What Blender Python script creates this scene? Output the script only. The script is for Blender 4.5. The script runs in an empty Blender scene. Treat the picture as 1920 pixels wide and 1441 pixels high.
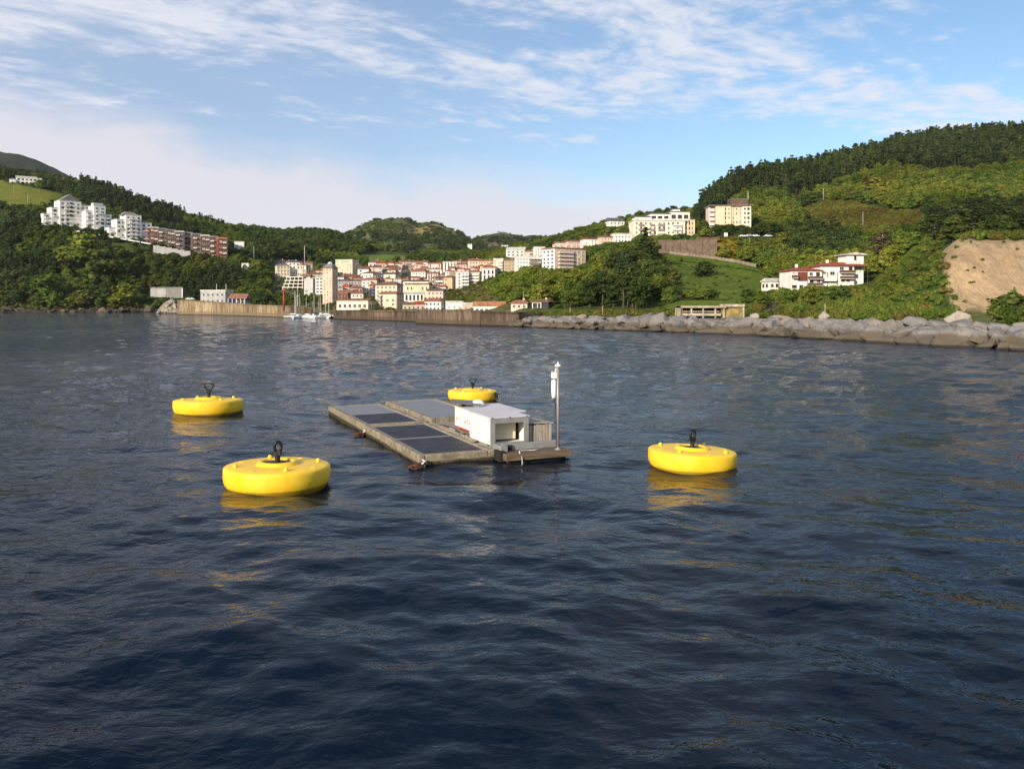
import bpy, bmesh, math, random
import numpy as np
from mathutils import Vector, Matrix, noise
random.seed(7); RNG = np.random.default_rng(7)
SC = bpy.context.scene
COL = SC.collection
R = math.radians

# ------------------------------------------------------------------ camera
F, CX, HZ, H = 1520.0, 960.0, 573.0, 4.0          # focal px, centre column, horizon row, eye height (photo is 1920 x 1441)
cam = bpy.data.cameras.new('camera'); camo = bpy.data.objects.new('camera', cam); COL.objects.link(camo)
cam.sensor_fit = 'HORIZONTAL'; cam.sensor_width = 36.0; cam.lens = 36.0 * F / 1920
cam.shift_y = (HZ - 720.5) / 1920; cam.clip_start = 0.1; cam.clip_end = 9000
camo.location = (0, 0, H); camo.rotation_euler = (R(90), 0, 0)
SC.camera = camo

# ------------------------------------------------------------------ world, sun, exposure
SUN_AZ, SUN_EL = 34.0, 20.0                        # sun behind the viewer, to the left
world = bpy.data.worlds.new('World'); SC.world = world; world.use_nodes = True
nt = world.node_tree; nt.nodes.clear()
class NT:
    def __init__(s, tree): s.t = tree
    def n(s, typ, **kw):
        nd = s.t.nodes.new(typ)
        ins = kw.pop('ins', {})
        for k, v in kw.items(): setattr(nd, k, v)
        for k, v in ins.items(): s.put(nd, k, v)
        return nd
    def put(s, nd, k, v):
        sock = nd.inputs[k]
        if hasattr(v, 'bl_idname') and hasattr(v, 'outputs'): v = v.outputs[0]
        if isinstance(v, bpy.types.NodeSocket): s.t.links.new(v, sock)
        else: sock.default_value = v
    def m(s, op, a, b=None, c=None, clamp=False):
        nd = s.n('ShaderNodeMath', operation=op, use_clamp=clamp); s.put(nd, 0, a)
        if b is not None: s.put(nd, 1, b)
        if c is not None: s.put(nd, 2, c)
        return nd.outputs[0]
    def ss(s, v, a, b, lo=0.0, hi=1.0):
        nd = s.n('ShaderNodeMapRange', interpolation_type='SMOOTHSTEP')
        s.put(nd, 'Value', v); s.put(nd, 'From Min', a); s.put(nd, 'From Max', b); s.put(nd, 'To Min', lo); s.put(nd, 'To Max', hi)
        return nd.outputs[0]
    def mix(s, f, a, b, typ='MIX'):
        nd = s.n('ShaderNodeMix', data_type='RGBA', blend_type=typ, clamp_result=False)
        s.put(nd, 0, f); s.put(nd, 6, a); s.put(nd, 7, b)
        return nd.outputs[2]
    def noise(s, vec, scale, detail=3, rough=.5, dist=0, dims='3D'):
        nd = s.n('ShaderNodeTexNoise', noise_dimensions=dims)
        if vec is not None: s.put(nd, 'Vector', vec)
        s.put(nd, 'Scale', scale); s.put(nd, 'Detail', detail); s.put(nd, 'Roughness', rough); s.put(nd, 'Distortion', dist)
        return nd.outputs[0]
    def map(s, vec, scale=(1, 1, 1), rot=(0, 0, 0), loc=(0, 0, 0)):
        nd = s.n('ShaderNodeMapping'); s.put(nd, 'Vector', vec); s.put(nd, 'Scale', scale); s.put(nd, 'Rotation', rot); s.put(nd, 'Location', loc)
        return nd.outputs[0]
def c4(c): return (c[0], c[1], c[2], 1.0)

W = NT(nt)
sky = W.n('ShaderNodeTexSky', sky_type='NISHITA', sun_disc=False, sun_elevation=R(SUN_EL), sun_rotation=R(180 + SUN_AZ),
          air_density=1.0, dust_density=0.12, ozone_density=1.0, altitude=0)
d = W.n('ShaderNodeTexCoord').outputs['Generated']
sx = W.n('ShaderNodeSeparateXYZ', ins={0: d})
dx, dy, dz = sx.outputs[0], sx.outputs[1], sx.outputs[2]
zc = W.m('MAXIMUM', dz, 0.035)
px_, py_ = W.m('DIVIDE', dx, zc), W.m('DIVIDE', dy, zc)
pv = W.n('ShaderNodeCombineXYZ', ins={0: px_, 1: py_, 2: 0.0}).outputs[0]
CLX, CLY = 0.6, 2.5
# altocumulus in rippled bands (the bands run about 40 degrees across the view), denser overhead and to the right
band = W.map(pv, rot=(0, 0, R(-40)))
warp = W.n('ShaderNodeTexNoise', noise_dimensions='3D', ins={'Vector': band, 'Scale': .9, 'Detail': 2.0})
wv = W.n('ShaderNodeVectorMath', operation='MULTIPLY_ADD', ins={0: warp.outputs['Color'], 1: (.5, .5, 0), 2: band}).outputs[0]
big = W.noise(W.map(band, scale=(.58, 1.05, 1), loc=(CLX, CLY, 0)), 1.0, 2, .5)
puff = W.noise(W.map(wv, scale=(2.0, 2.9, 1), loc=(1.7, 5.2, 0)), 1.5, 6, .6)
fine = W.noise(W.map(wv, scale=(4.2, 5.4, 1), loc=(9, 2, 0)), 1.7, 5, .62)
cov = W.m('ADD', W.m('MULTIPLY', W.m('SUBTRACT', big, .5), 2.1), W.m('ADD', W.m('MULTIPLY', W.m('SUBTRACT', puff, .5), 1.7), W.m('MULTIPLY', W.m('SUBTRACT', fine, .5), 1.15)))
fall = W.ss(py_, 3.1, 6.6, 0.0, .8)                        # thins out towards the horizon
cov = W.m('SUBTRACT', cov, fall)
cl = W.ss(cov, -.30, .48)
cl = W.m('MULTIPLY', cl, W.ss(dz, .05, .12))
# thin veil on the side of the sun, and the low bank along the horizon
veil = W.m('MULTIPLY', W.ss(dx, .42, -.55), W.m('ADD', .38, W.m('MULTIPLY', big, .75)))
el = W.m('DIVIDE', dz, W.m('SQRT', W.m('ADD', W.m('MULTIPLY', dx, dx), W.m('MULTIPLY', dy, dy))))
etop = W.m('SUBTRACT', .158, W.m('MULTIPLY', dx, .125))
bn = W.noise(W.map(d, scale=(3, 3, 9)), 1.8, 6, .6)
bank = W.ss(W.m('SUBTRACT', W.m('ADD', el, W.m('MULTIPLY', W.m('SUBTRACT', bn, .5), .11)), etop), .026, -.05)
bank = W.m('MULTIPLY', bank, W.ss(dx, .44, .05))
hz_ = W.m('MULTIPLY', W.ss(el, .10, -.02), .35)
skyc = W.n('ShaderNodeMix', data_type='RGBA', blend_type='MULTIPLY', ins={0: 1.0, 6: sky.outputs[0], 7: (.98, 1.12, 1.24, 1)}).outputs[2]
CW = (6.9, 6.95, 7.5, 1); CB = (6.5, 6.3, 6.75, 1); CV = (3.9, 4.7, 6.4, 1)
c = W.mix(W.m('MULTIPLY', veil, .8, clamp=True), skyc, CV)
c = W.mix(hz_, c, CB)
c = W.mix(W.m('MULTIPLY', bank, .93), c, CB)
c = W.mix(W.m('MULTIPLY', cl, .82), c, CW)
bg = W.n('ShaderNodeBackground', ins={'Color': c, 'Strength': 0.1})
W.n('ShaderNodeOutputWorld', ins={0: bg})

sun = bpy.data.lights.new('sun', 'SUN'); sun.energy = 5.0; sun.angle = R(.6); sun.color = (1.0, .86, .66)
suno = bpy.data.objects.new('sun', sun); COL.objects.link(suno)
S = Vector((-math.sin(R(SUN_AZ)) * math.cos(R(SUN_EL)), -math.cos(R(SUN_AZ)) * math.cos(R(SUN_EL)), math.sin(R(SUN_EL))))
suno.rotation_euler = S.to_track_quat('Z', 'Y').to_euler(); suno.location = (-60, -60, 60)
vs = SC.view_settings; vs.view_transform = 'Standard'; vs.look = 'None'; vs.exposure = 0.32; vs.gamma = 1.0; vs.use_curve_mapping = False
SC.render.engine = 'CYCLES'
SC.cycles.use_denoising = True
SC.cycles.max_bounces = 4; SC.cycles.diffuse_bounces = 2; SC.cycles.glossy_bounces = 2; SC.cycles.transmission_bounces = 2;
SC.cycles.use_adaptive_sampling = True; SC.cycles.adaptive_threshold = .015; SC.cycles.volume_bounces = 0
SC.cycles.sample_clamp_indirect = 6.0

# ------------------------------------------------------------------ helpers
def at(x, y, Y): return Vector(((x - CX) / F * Y, Y, H + (HZ - y) / F * Y))
def waterY(row): return H * F / (row - HZ)

MATS = {}
def mat(name, color, rough=.85, spec=.3, metal=0, var=.12, vscale=1.2, bump=0, bscale=8, coat=0, detail=4, dark=None, dscale=.5, damt=.0, stretch=(1, 1, 1)):
    """plain painted / plastered / stone surface with uneven tone, optional darker stains and relief"""
    key = (name, color, rough)
    if key in MATS: return MATS[key]
    m = bpy.data.materials.new(name); m.use_nodes = True; t = m.node_tree; t.nodes.clear(); N = NT(t)
    geo = N.n('ShaderNodeTexCoord').outputs['Object']
    if stretch != (1, 1, 1): geo = N.map(geo, scale=stretch)
    nz = N.noise(geo, vscale, detail, .6)
    f = N.ss(nz, .3, .7, 1 - var, 1 + var)
    col = N.n('ShaderNodeVectorMath', operation='SCALE', ins={0: color, 'Scale': f}).outputs[0]
    if dark is not None:
        nd = N.ss(N.noise(geo, dscale, 6, .65), .48, .7, 0, damt)
        col = N.mix(nd, col, c4(dark))
    b = N.n('ShaderNodeBsdfPrincipled', ins={'Base Color': col, 'Roughness': rough, 'Metallic': metal, 'Specular IOR Level': spec, 'Coat Weight': coat})
    if bump:
        bn_ = N.n('ShaderNodeBump', ins={'Height': N.noise(geo, bscale, 5, .6), 'Strength': bump, 'Distance': .1})
        N.put(b, 'Normal', bn_)
    N.n('ShaderNodeOutputMaterial', ins={0: b})
    MATS[key] = m
    return m

class MB:
    """collects shapes and links them as ONE mesh object"""
    def __init__(s): s.v = []; s.f = []; s.mi = []
    def add(s, vs_, fs, mi=0):
        o = len(s.v); s.v += [tuple(p) for p in vs_]
        s.f += [tuple(i + o for i in f) for f in fs]; s.mi += [mi] * len(fs)
        return s
    def box(s, x0, x1, y0, y1, z0, z1, mi=0, M=None):
        P = [Vector(p) for p in ((x0, y0, z0), (x1, y0, z0), (x1, y1, z0), (x0, y1, z0), (x0, y0, z1), (x1, y0, z1), (x1, y1, z1), (x0, y1, z1))]
        if M is not None: P = [M @ p for p in P]
        return s.add(P, [(0, 3, 2, 1), (4, 5, 6, 7), (0, 1, 5, 4), (1, 2, 6, 5), (2, 3, 7, 6), (3, 0, 4, 7)], mi)
    def lathe(s, prof, n=32, mi=0, M=None):
        P = []
        for r, z in prof:
            for k in range(n):
                a = 2 * math.pi * k / n; p = Vector((r * math.cos(a), r * math.sin(a), z)); P.append(M @ p if M is not None else p)
        fs = []
        for j in range(len(prof) - 1):
            for k in range(n):
                fs.append((j * n + k, j * n + (k + 1) % n, (j + 1) * n + (k + 1) % n, (j + 1) * n + k))
        fs.append(tuple(reversed(range(n)))); fs.append(tuple((len(prof) - 1) * n + k for k in range(n)))
        return s.add(P, fs, mi)
    def tube(s, pts, r, n=8, mi=0, closed=False):
        pts = [Vector(p) for p in pts]; L = len(pts); P = []
        rs = r if isinstance(r, (list, tuple)) else [r] * L
        for i, p in enumerate(pts):
            a = pts[(i - 1) % L] if (closed or i > 0) else p; b = pts[(i + 1) % L] if (closed or i < L - 1) else p
            t = (b - a).normalized(); u = t.orthogonal().normalized() if abs(t.z) > .95 else t.cross(Vector((0, 0, 1))).normalized(); w = t.cross(u)
            if abs(t.z) > .95: u = Vector((1, 0, 0)); u = (u - t * u.dot(t)).normalized(); w = t.cross(u)
            for k in range(n):
                q = 2 * math.pi * k / n; P.append(p + (u * math.cos(q) + w * math.sin(q)) * rs[i])
        fs = []
        for i in range(L if closed else L - 1):
            j = (i + 1) % L
            for k in range(n): fs.append((i * n + k, i * n + (k + 1) % n, j * n + (k + 1) % n, j * n + k))
        if not closed: fs.append(tuple(reversed(range(n)))); fs.append(tuple((L - 1) * n + k for k in range(n)))
        return s.add(P, fs, mi)
    def mesh(s, name, mats, smooth=False):
        me = bpy.data.meshes.new(name); me.from_pydata(s.v, [], s.f)
        for m_ in (mats if isinstance(mats, (list, tuple)) else [mats]): me.materials.append(m_)
        if any(s.mi): me.polygons.foreach_set('material_index', s.mi)
        if smooth: me.polygons.foreach_set('use_smooth', [True] * len(me.polygons))
        me.update(); return me
    def build(s, name, mats, parent=None, smooth=False, loc=None, rot=None):
        return link(name, s.mesh(name, mats, smooth), parent, loc, rot)
def link(name, me, parent=None, loc=None, rot=None, scale=None):
    o = bpy.data.objects.new(name, me); COL.objects.link(o)
    if parent is not None: o.parent = parent
    if loc is not None: o.location = loc
    if rot is not None: o.rotation_euler = rot
    if scale is not None: o.scale = scale
    return o
def tag(o, label, cat, group=None, kind=None):
    if label: o['label'] = label
    if cat: o['category'] = cat
    if group: o['group'] = group
    if kind: o['kind'] = kind
    return o
def empty(name, loc, rz=0, rx=0, ry=0):
    o = bpy.data.objects.new(name, None); COL.objects.link(o); o.location = loc; o.rotation_euler = (rx, ry, rz); return o
def bevel(o, w, seg=2):
    b = o.modifiers.new('bevel', 'BEVEL'); b.width = w; b.segments = seg; b.limit_method = 'ANGLE'; b.angle_limit = R(40)
    return o
def smooth_by_angle(o, ang=40):
    me = o.data; me.polygons.foreach_set('use_smooth', [True] * len(me.polygons))
    try: me.set_sharp_from_angle(angle=R(ang))
    except Exception: pass
    return o

# ------------------------------------------------------------------ water
def water_material():
    m = bpy.data.materials.new('sea_water'); m.use_nodes = True; t = m.node_tree; t.nodes.clear(); N = NT(t)
    P = N.n('ShaderNodeNewGeometry').outputs['Position']
    q = N.map(P, rot=(0, 0, R(18)), scale=(.75, 1.25, 1))
    h1 = N.noise(q, 1.15, 3, .55, .4)
    h2 = N.noise(N.map(P, rot=(0, 0, R(-25)), scale=(.8, 1.3, 1)), 3.6, 3, .55, .3)
    h3 = N.noise(P, 11.0, 2, .5)
    h1 = N.m('ADD', N.m('MULTIPLY', h1, .5), N.m('MULTIPLY', N.m('SUBTRACT', 1.0, N.m('ABSOLUTE', N.m('MULTIPLY_ADD', h1, 4.0, -2.0))), .14))
    hh = N.m('ADD', N.m('MULTIPLY', h1, .20), N.m('ADD', N.m('MULTIPLY', h2, .085), N.m('MULTIPLY', h3, .016)))
    # cat's-paws: patches of ruffled and of smoother water
    patch = N.ss(N.noise(N.map(P, scale=(.05, .022, 1)), 1.0, 3, .55), .35, .65, .55, 1.15)
    dist = N.n('ShaderNodeVectorMath', operation='LENGTH', ins={0: P}).outputs['Value']
    bp = N.n('ShaderNodeBump', ins={'Height': hh, 'Strength': N.m('MULTIPLY', patch, N.ss(dist, 8, 130, .38, 1.6)), 'Distance': 1.0})
    b = N.n('ShaderNodeBsdfPrincipled', ins={'Base Color': (.0015, .0072, .0178, 1), 'Roughness': .02, 'IOR': 1.333, 'Normal': bp, 'Specular IOR Level': .13})
    N.n('ShaderNodeOutputMaterial', ins={0: b})
    return m
def build_water():
    nr, nc = 880, 640
    Y = 2.6 * (1100 / 2.6) ** (np.arange(nr) / (nr - 1))
    s_ = np.linspace(-1, 1, nc); tn = .80 * s_ + .75 * s_ ** 5
    YY, TT = np.meshgrid(Y, tn, indexing='ij'); XX = YY * TT
    sp = np.maximum(YY * (math.log(1100 / 2.6) / (nr - 1)), YY * .0028)
    Z = np.zeros_like(XX); DX = np.zeros_like(XX); DY = np.zeros_like(XX)
    rg = np.random.default_rng(3)
    for i in range(80):
        lam = .30 * (8.0 / .30) ** (i / 79)
        k = 2 * math.pi / lam
        th = R(250) + rg.normal(0, .75)
        st = .0180 if lam < 1.1 else .0190 * (1.0 if lam < 2.6 else (2.6 / lam) ** .9)
        a = st / k
        fade = np.clip((lam / sp - 2.0) / 2.5, 0, 1)
        ph = k * (XX * math.cos(th) + YY * math.sin(th)) + rg.uniform(0, 6.283)
        Z += a * fade * np.sin(ph); c_ = a * .75 * fade * np.cos(ph)
        DX += c_ * math.cos(th); DY += c_ * math.sin(th)
    V = np.stack([XX + DX, YY + DY, Z], -1).reshape(-1, 3).astype(np.float32)
    idx = np.arange(nr * nc).reshape(nr, nc)
    Q = np.stack([idx[:-1, :-1], idx[:-1, 1:], idx[1:, 1:], idx[1:, :-1]], -1).reshape(-1, 4)
    o = grid_object('water', V, Q, water_material())
    o['kind'] = 'structure'
def grid_object(name, V, Q, material, cols=None):
    me = bpy.data.meshes.new(name); n = len(Q)
    me.vertices.add(len(V)); me.vertices.foreach_set('co', V.astype(np.float32).ravel())
    me.loops.add(n * 4); me.loops.foreach_set('vertex_index', Q.astype(np.int32).ravel())
    me.polygons.add(n); me.polygons.foreach_set('loop_start', np.arange(0, n * 4, 4, dtype=np.int32))
    me.polygons.foreach_set('use_smooth', np.ones(n, dtype=bool))
    me.materials.append(material); me.update(); me.validate()
    if cols is not None:
        ca = me.color_attributes.new('cover', 'FLOAT_COLOR', 'POINT')
        ca.data.foreach_set('color', np.concatenate([cols, np.ones((len(cols), 1))], 1).astype(np.float32).ravel())
    return link(name, me)
build_water()

# ------------------------------------------------------------------ terrain
# control columns: photo column -> (distance, photo row of the ground) ; ('z', value) gives a height directly
BWL = [(930, 610), (960, 612), (1100, 617.5), (1250, 622), (1400, 628), (1560, 636), (1700, 645), (1920, 657), (2150, 671), (2500, 690)]
def bw_row(x): return float(np.interp(x, [p[0] for p in BWL], [p[1] for p in BWL]))
def bwY(x): return waterY(bw_row(x))
Z_ = lambda z: ('z', z)
CT = {
 -700: [(455, Z_(-3)), (485, Z_(1)), (510, 545), (600, 480), (720, 410), (860, 345), (1000, 300), (1150, 270), (1500, 350)],
 -200: [(475, Z_(-3)), (495, Z_(1)), (518, 550), (595, 480), (700, 405), (800, 352), (950, 312), (1080, 295), (1450, 380)],
 0: [(485, Z_(-3)), (503, Z_(1)), (525, 553), (590, 480), (680, 402), (740, 372), (800, 350), (880, 326), (980, 322), (1400, 400)],
 90: [(490, Z_(-3)), (506, Z_(1)), (530, 558), (590, 490), (640, 425), (700, 398), (790, 366), (900, 338), (1100, 360), (1400, 420)],
 170: [(490, Z_(-3)), (508, Z_(1)), (535, 560), (590, 500), (640, 437), (700, 420), (800, 388), (930, 348), (1100, 385), (1400, 450)],
 280: [(492, Z_(-3)), (510, Z_(1)), (537, 564), (590, 515), (640, 458), (700, 440), (800, 414), (900, 392), (1100, 420), (1400, 470)],
 340: [(492, Z_(-3)), (510, Z_(1)), (535, 566), (590, 525), (640, 474), (700, 452), (800, 428), (880, 408), (1100, 440), (1400, 475)],
 430: [(440, Z_(-3)), (458, Z_(1)), (490, 567), (560, 538), (620, 495), (680, 472), (780, 450), (880, 432), (1100, 460), (1400, 480)],
 500: [(400, Z_(-3)), (418, Z_(1)), (450, 570), (520, 558), (600, 530), (700, 482), (800, 458), (900, 441), (1100, 470), (1400, 480)],
 545: [(380, Z_(-3)), (396, Z_(1)), (420, 572), (500, 556), (580, 535), (680, 505), (800, 470), (900, 447), (1000, 440), (1200, 470), (1400, 480)],
 620: [(330, Z_(-3)), (343, Z_(1)), (360, 578), (450, 560), (550, 540), (650, 515), (760, 497), (850, 475), (950, 450), (1010, 442), (1200, 470), (1400, 480)],
 690: [(300, Z_(-3)), (312, Z_(1)), (330, 580), (420, 565), (520, 545), (620, 522), (720, 502), (800, 490), (900, 476), (1000, 468), (1200, 478), (1400, 485)],
 780: [(300, Z_(-3)), (312, Z_(1)), (330, 580), (400, 570), (500, 550), (600, 527), (700, 505), (780, 490), (900, 480), (1000, 476), (1200, 480), (1400, 485)],
 860: [(290, Z_(-3)), (302, Z_(1)), (320, 581), (400, 568), (500, 545), (600, 522), (700, 502), (780, 492), (900, 484), (1000, 481), (1200, 485), (1400, 488)],
 920: [(270, Z_(-3)), (282, Z_(1)), (300, 581), (340, 562), (400, 535), (470, 520), (560, 508), (680, 494), (780, 486), (900, 481), (1200, 485), (1400, 488)],
}
def rc(x, lst):
    y = bwY(x); CT[x] = [(y - 6, Z_(-3)), (y + 1, Z_(-.6)), (y + 9, Z_(1.3)), (y + 16, Z_(1.9))] + lst
rc(965, [(250, 583), (285, 572), (350, 532), (420, 514), (520, 501), (620, 486), (720, 476), (900, 466), (1200, 480), (1400, 488)])
rc(1050, [(240, 584), (280, 565), (340, 528), (390, 500), (450, 485), (550, 472), (650, 457), (800, 455), (1000, 480), (1400, 490)])
rc(1130, [(230, 584), (270, 558), (330, 510), (380, 480), (450, 462), (560, 444), (650, 430), (800, 440), (1000, 470), (1400, 490)])
rc(1200, [(210, 585), (255, 562), (320, 515), (380, 478), (430, 458), (480, 447), (560, 436), (650, 414), (800, 430), (1000, 450), (1400, 480)])
rc(1300, [(190, 588), (235, 570), (300, 537), (370, 498), (404, 476), (409, 447), (480, 443), (560, 425), (650, 402), (800, 420), (1000, 450), (1400, 480)])
rc(1370, [(185, 589), (230, 572), (290, 540), (350, 510), (392, 488), (397, 448), (470, 432), (530, 420), (600, 385), (700, 345), (850, 360), (1400, 470)])
rc(1430, [(178, 590), (220, 575), (270, 552), (320, 527), (380, 500), (420, 446), (470, 440), (540, 405), (620, 362), (720, 330), (850, 350), (1400, 470)])
rc(1500, [(170, 592), (210, 576), (250, 552), (262, 548), (320, 512), (400, 465), (480, 422), (560, 380), (650, 342), (750, 320), (900, 350), (1400, 470)])
rc(1570, [(160, 595), (205, 575), (245, 546), (262, 540), (320, 505), (400, 465), (470, 420), (560, 375), (660, 327), (760, 308), (900, 330), (1400, 470)])
rc(1660, [(150, 599), (190, 575), (240, 530), (265, 515), (310, 490), (370, 462), (470, 405), (570, 350), (680, 300), (800, 284), (950, 310), (1400, 470)])
rc(1735, [(140, 603), (165, 585), (200, 525), (240, 462), (300, 448), (380, 422), (480, 378), (580, 328), (700, 280), (820, 266), (1000, 300), (1400, 470)])
rc(1790, [(134, 607), (162, 592), (169, 560), (178, 500), (188, 452), (260, 440), (380, 412), (480, 368), (590, 318), (720, 266), (830, 258), (1000, 300), (1400, 470)])
rc(1920, [(128, 609), (158, 594), (165, 560), (174, 500), (184, 450), (260, 440), (380, 412), (480, 368), (600, 312), (730, 266), (850, 256), (1000, 300), (1400, 470)])
rc(2200, [(125, 612), (155, 594), (166, 560), (176, 500), (188, 449), (260, 440), (380, 412), (480, 368), (600, 312), (730, 266), (850, 256), (1000, 300), (1400, 470)])
rc(2600, [(120, 615), (150, 594), (162, 560), (172, 500), (184, 449), (260, 440), (380, 412), (480, 368), (600, 312), (730, 266), (850, 256), (1000, 300), (1400, 470)])

def zof(Y, r): return r[1] if isinstance(r, tuple) else H + (HZ - r) / F * Y
YG = 62 * (1450 / 62) ** (np.arange(330) / 329)
CXS = np.arange(-700, 2601, 6.0)
def fnoise(x, y, sc, seed=0): return noise.fractal(Vector((x * sc, y * sc, seed)), 1.0, 2.0, 4)
def make_terrain():
    xs = sorted(CT); T = np.zeros((len(xs), len(YG)))
    for i, x in enumerate(xs):
        p = CT[x]; T[i] = np.interp(YG, [a for a, _ in p], [zof(a, b) for a, b in p], left=-4)
    Zg = np.zeros((len(CXS), len(YG)))
    for j in range(len(YG)): Zg[:, j] = np.interp(CXS, xs, T[:, j])
    k = np.array([1, 2, 3, 2, 1]) / 9.0
    for ax, reps in ((0, 3), (1, 1)):
        for _ in range(reps):
            P = np.pad(Zg, [(2, 2) if a == ax else (0, 0) for a in (0, 1)], mode='edge')
            Zg = sum(k[i] * np.take(P, range(i, i + Zg.shape[ax]), axis=ax) for i in range(5))
    return Zg
ZG = make_terrain()
CF = (CXS - CX) / F
for i in range(len(CXS)):
    for j in range(len(YG)):
        Yv = YG[j]; Xv = CF[i] * Yv
        if ZG[i, j] > 3.2:
            w_ = min(1.0, (ZG[i, j] - 3.2) / 4)
            ZG[i, j] += w_ * (fnoise(Xv, Yv, .03) * 1.5 + fnoise(Xv, Yv, .11, 5) * .55)
for i in range(len(CXS)):
    if CXS[i] < 1745: continue
    for j in range(len(YG)):
        if 156 < YG[j] < 192 and ZG[i, j] > 3.0:
            Xv = CF[i] * YG[j]; w_ = min(1, (YG[j] - 156) / 6, (192 - YG[j]) / 6)
            ZG[i, j] += w_ * (1.1 * noise.noise(Vector((Xv * .33, YG[j] * .06, 4))) + .8 * (.4 - abs(noise.noise(Vector((Xv * .75, YG[j] * .10, 9))))) + .35 * noise.noise(Vector((Xv * 1.7, YG[j] * .5, 2))))
def ground(col, Y):
    """terrain height under photo column col at distance Y (bilinear)"""
    fi = (np.asarray(col) - CXS[0]) / 6.0; fj = np.log(np.asarray(Y) / 62.0) / math.log(1450 / 62.0) * 329
    fi = np.clip(fi, 0, len(CXS) - 1.001); fj = np.clip(fj, 0, len(YG) - 1.001)
    i = fi.astype(int); j = fj.astype(int); a = fi - i; b = fj - j
    return (ZG[i, j] * (1 - a) * (1 - b) + ZG[i + 1, j] * a * (1 - b) + ZG[i, j + 1] * (1 - a) * b + ZG[i + 1, j + 1] * a * b)
def gz(X, Y): return float(ground(np.array([CX + F * X / Y]), np.array([Y]))[0])
def solveY(col, row, lo=75):
    """first distance at which the ground under that column is seen at that row"""
    Ys = YG[YG > lo]; g = ground(np.full(len(Ys), col), Ys); r = HZ - (g - H) / Ys * F
    ok = np.where((r <= row) & (g > .5))[0]
    return float(Ys[ok[0]]) if len(ok) else 900.0

def inpoly(x, y, poly):
    ins = np.zeros(np.shape(x), bool); n = len(poly)
    for i in range(n):
        x1, y1 = poly[i]; x2, y2 = poly[(i + 1) % n]
        if y1 == y2: continue
        ins ^= ((y1 > y) != (y2 > y)) & (x < (x2 - x1) * (y - y1) / (y2 - y1) + x1)
    return ins
ZONES = {   # land cover, as seen from the water
 'meadow': [(1250, 474), (1330, 482), (1412, 494), (1440, 515), (1430, 556), (1370, 562), (1310, 560), (1264, 550), (1250, 505)],
 'meadow_b': [(-300, 330), (0, 338), (60, 352), (118, 362), (130, 380), (70, 402), (0, 394), (-300, 380)],
 'meadow_c': [(672, 478), (700, 470), (790, 474), (800, 488), (700, 496), (668, 492)],
 'meadow_d': [(1230, 575), (1270, 564), (1400, 562), (1420, 596), (1220, 594)],
 'bracken': [(1500, 392), (1545, 377), (1600, 378), (1640, 392), (1735, 396), (1745, 445), (1620, 452), (1520, 432)],
 'gorse': [(1328, 446), (1385, 446), (1380, 486), (1322, 482)],
 'ivy': [(1610, 548), (1650, 520), (1700, 480), (1738, 450), (1762, 450), (1778, 520), (1800, 604), (1700, 606), (1610, 600)],
 'cliff': [(1752, 440), (1790, 438), (2600, 438), (2600, 590), (1800, 594), (1782, 560), (1770, 500)],
 'bare': [(1420, 596), (1432, 575), (1448, 563), (1466, 575), (1472, 594)],
 'bare_b': [(1690, 604), (1706, 582), (1730, 580), (1748, 604)],
 'bare_c': [(1620, 600), (1650, 582), (1680, 590), (1690, 606), (1600, 606)],
 'garden': [(830, 545), (880, 541), (920, 556), (960, 575), (930, 580), (840, 566)],
}
COVER = {'meadow': (.098, .142, .022), 'meadow_b': (.165, .175, .030), 'meadow_c': (.13, .175, .032), 'meadow_d': (.12, .165, .026), 'bracken': (.150, .110, .036),
         'gorse': (.19, .15, .012), 'ivy': (.05, .085, .018), 'cliff': (.365, .265, .160), 'bare': (.15, .105, .075), 'bare_b': (.24, .165, .095), 'bare_c': (.20, .15, .07), 'garden': (.13, .11, .05)}
def terrain_object():
    I, J = np.meshgrid(np.arange(len(CXS)), np.arange(len(YG)), indexing='ij')
    Yv = YG[J]; Xv = CF[I] * Yv
    V = np.stack([Xv, Yv, ZG], -1).reshape(-1, 3)
    colp = CXS[I]; row = HZ - (ZG - H) / Yv * F
    nz = np.array([noise.noise(Vector((float(x) * .09, float(y) * .09, 0))) for x, y in zip(Xv.ravel(), Yv.ravel())]).reshape(Xv.shape)
    jx, jy = colp + nz * 9, row + np.roll(nz, 7, 0) * 5
    C = np.zeros(Xv.shape + (3,)); C[:] = (.060, .085, .022)
    C[(jx > 515) & (jx < 925 + 25 * nz) & (jy > 486) & (Yv < 780)] = (.15, .135, .10)
    for k, poly in ZONES.items():
        msk = inpoly(jx, jy, poly)
        if k in ('cliff',): msk &= Yv < 215
        elif colp.mean(): msk &= Yv < 900
        C[msk] = COVER[k]
    C[(ZG < 2.8) & (Yv < 480)] = (.125, .13, .05)
    C[(ZG < 4.0) & (Yv >= 480)] = (.075, .062, .05)
    C = (C * (1 + .22 * nz[..., None])).reshape(-1, 3)
    idx = I * len(YG) + J
    Q = np.stack([idx[:-1, :-1], idx[1:, :-1], idx[1:, 1:], idx[:-1, 1:]], -1).reshape(-1, 4)
    return V, Q, C
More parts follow.
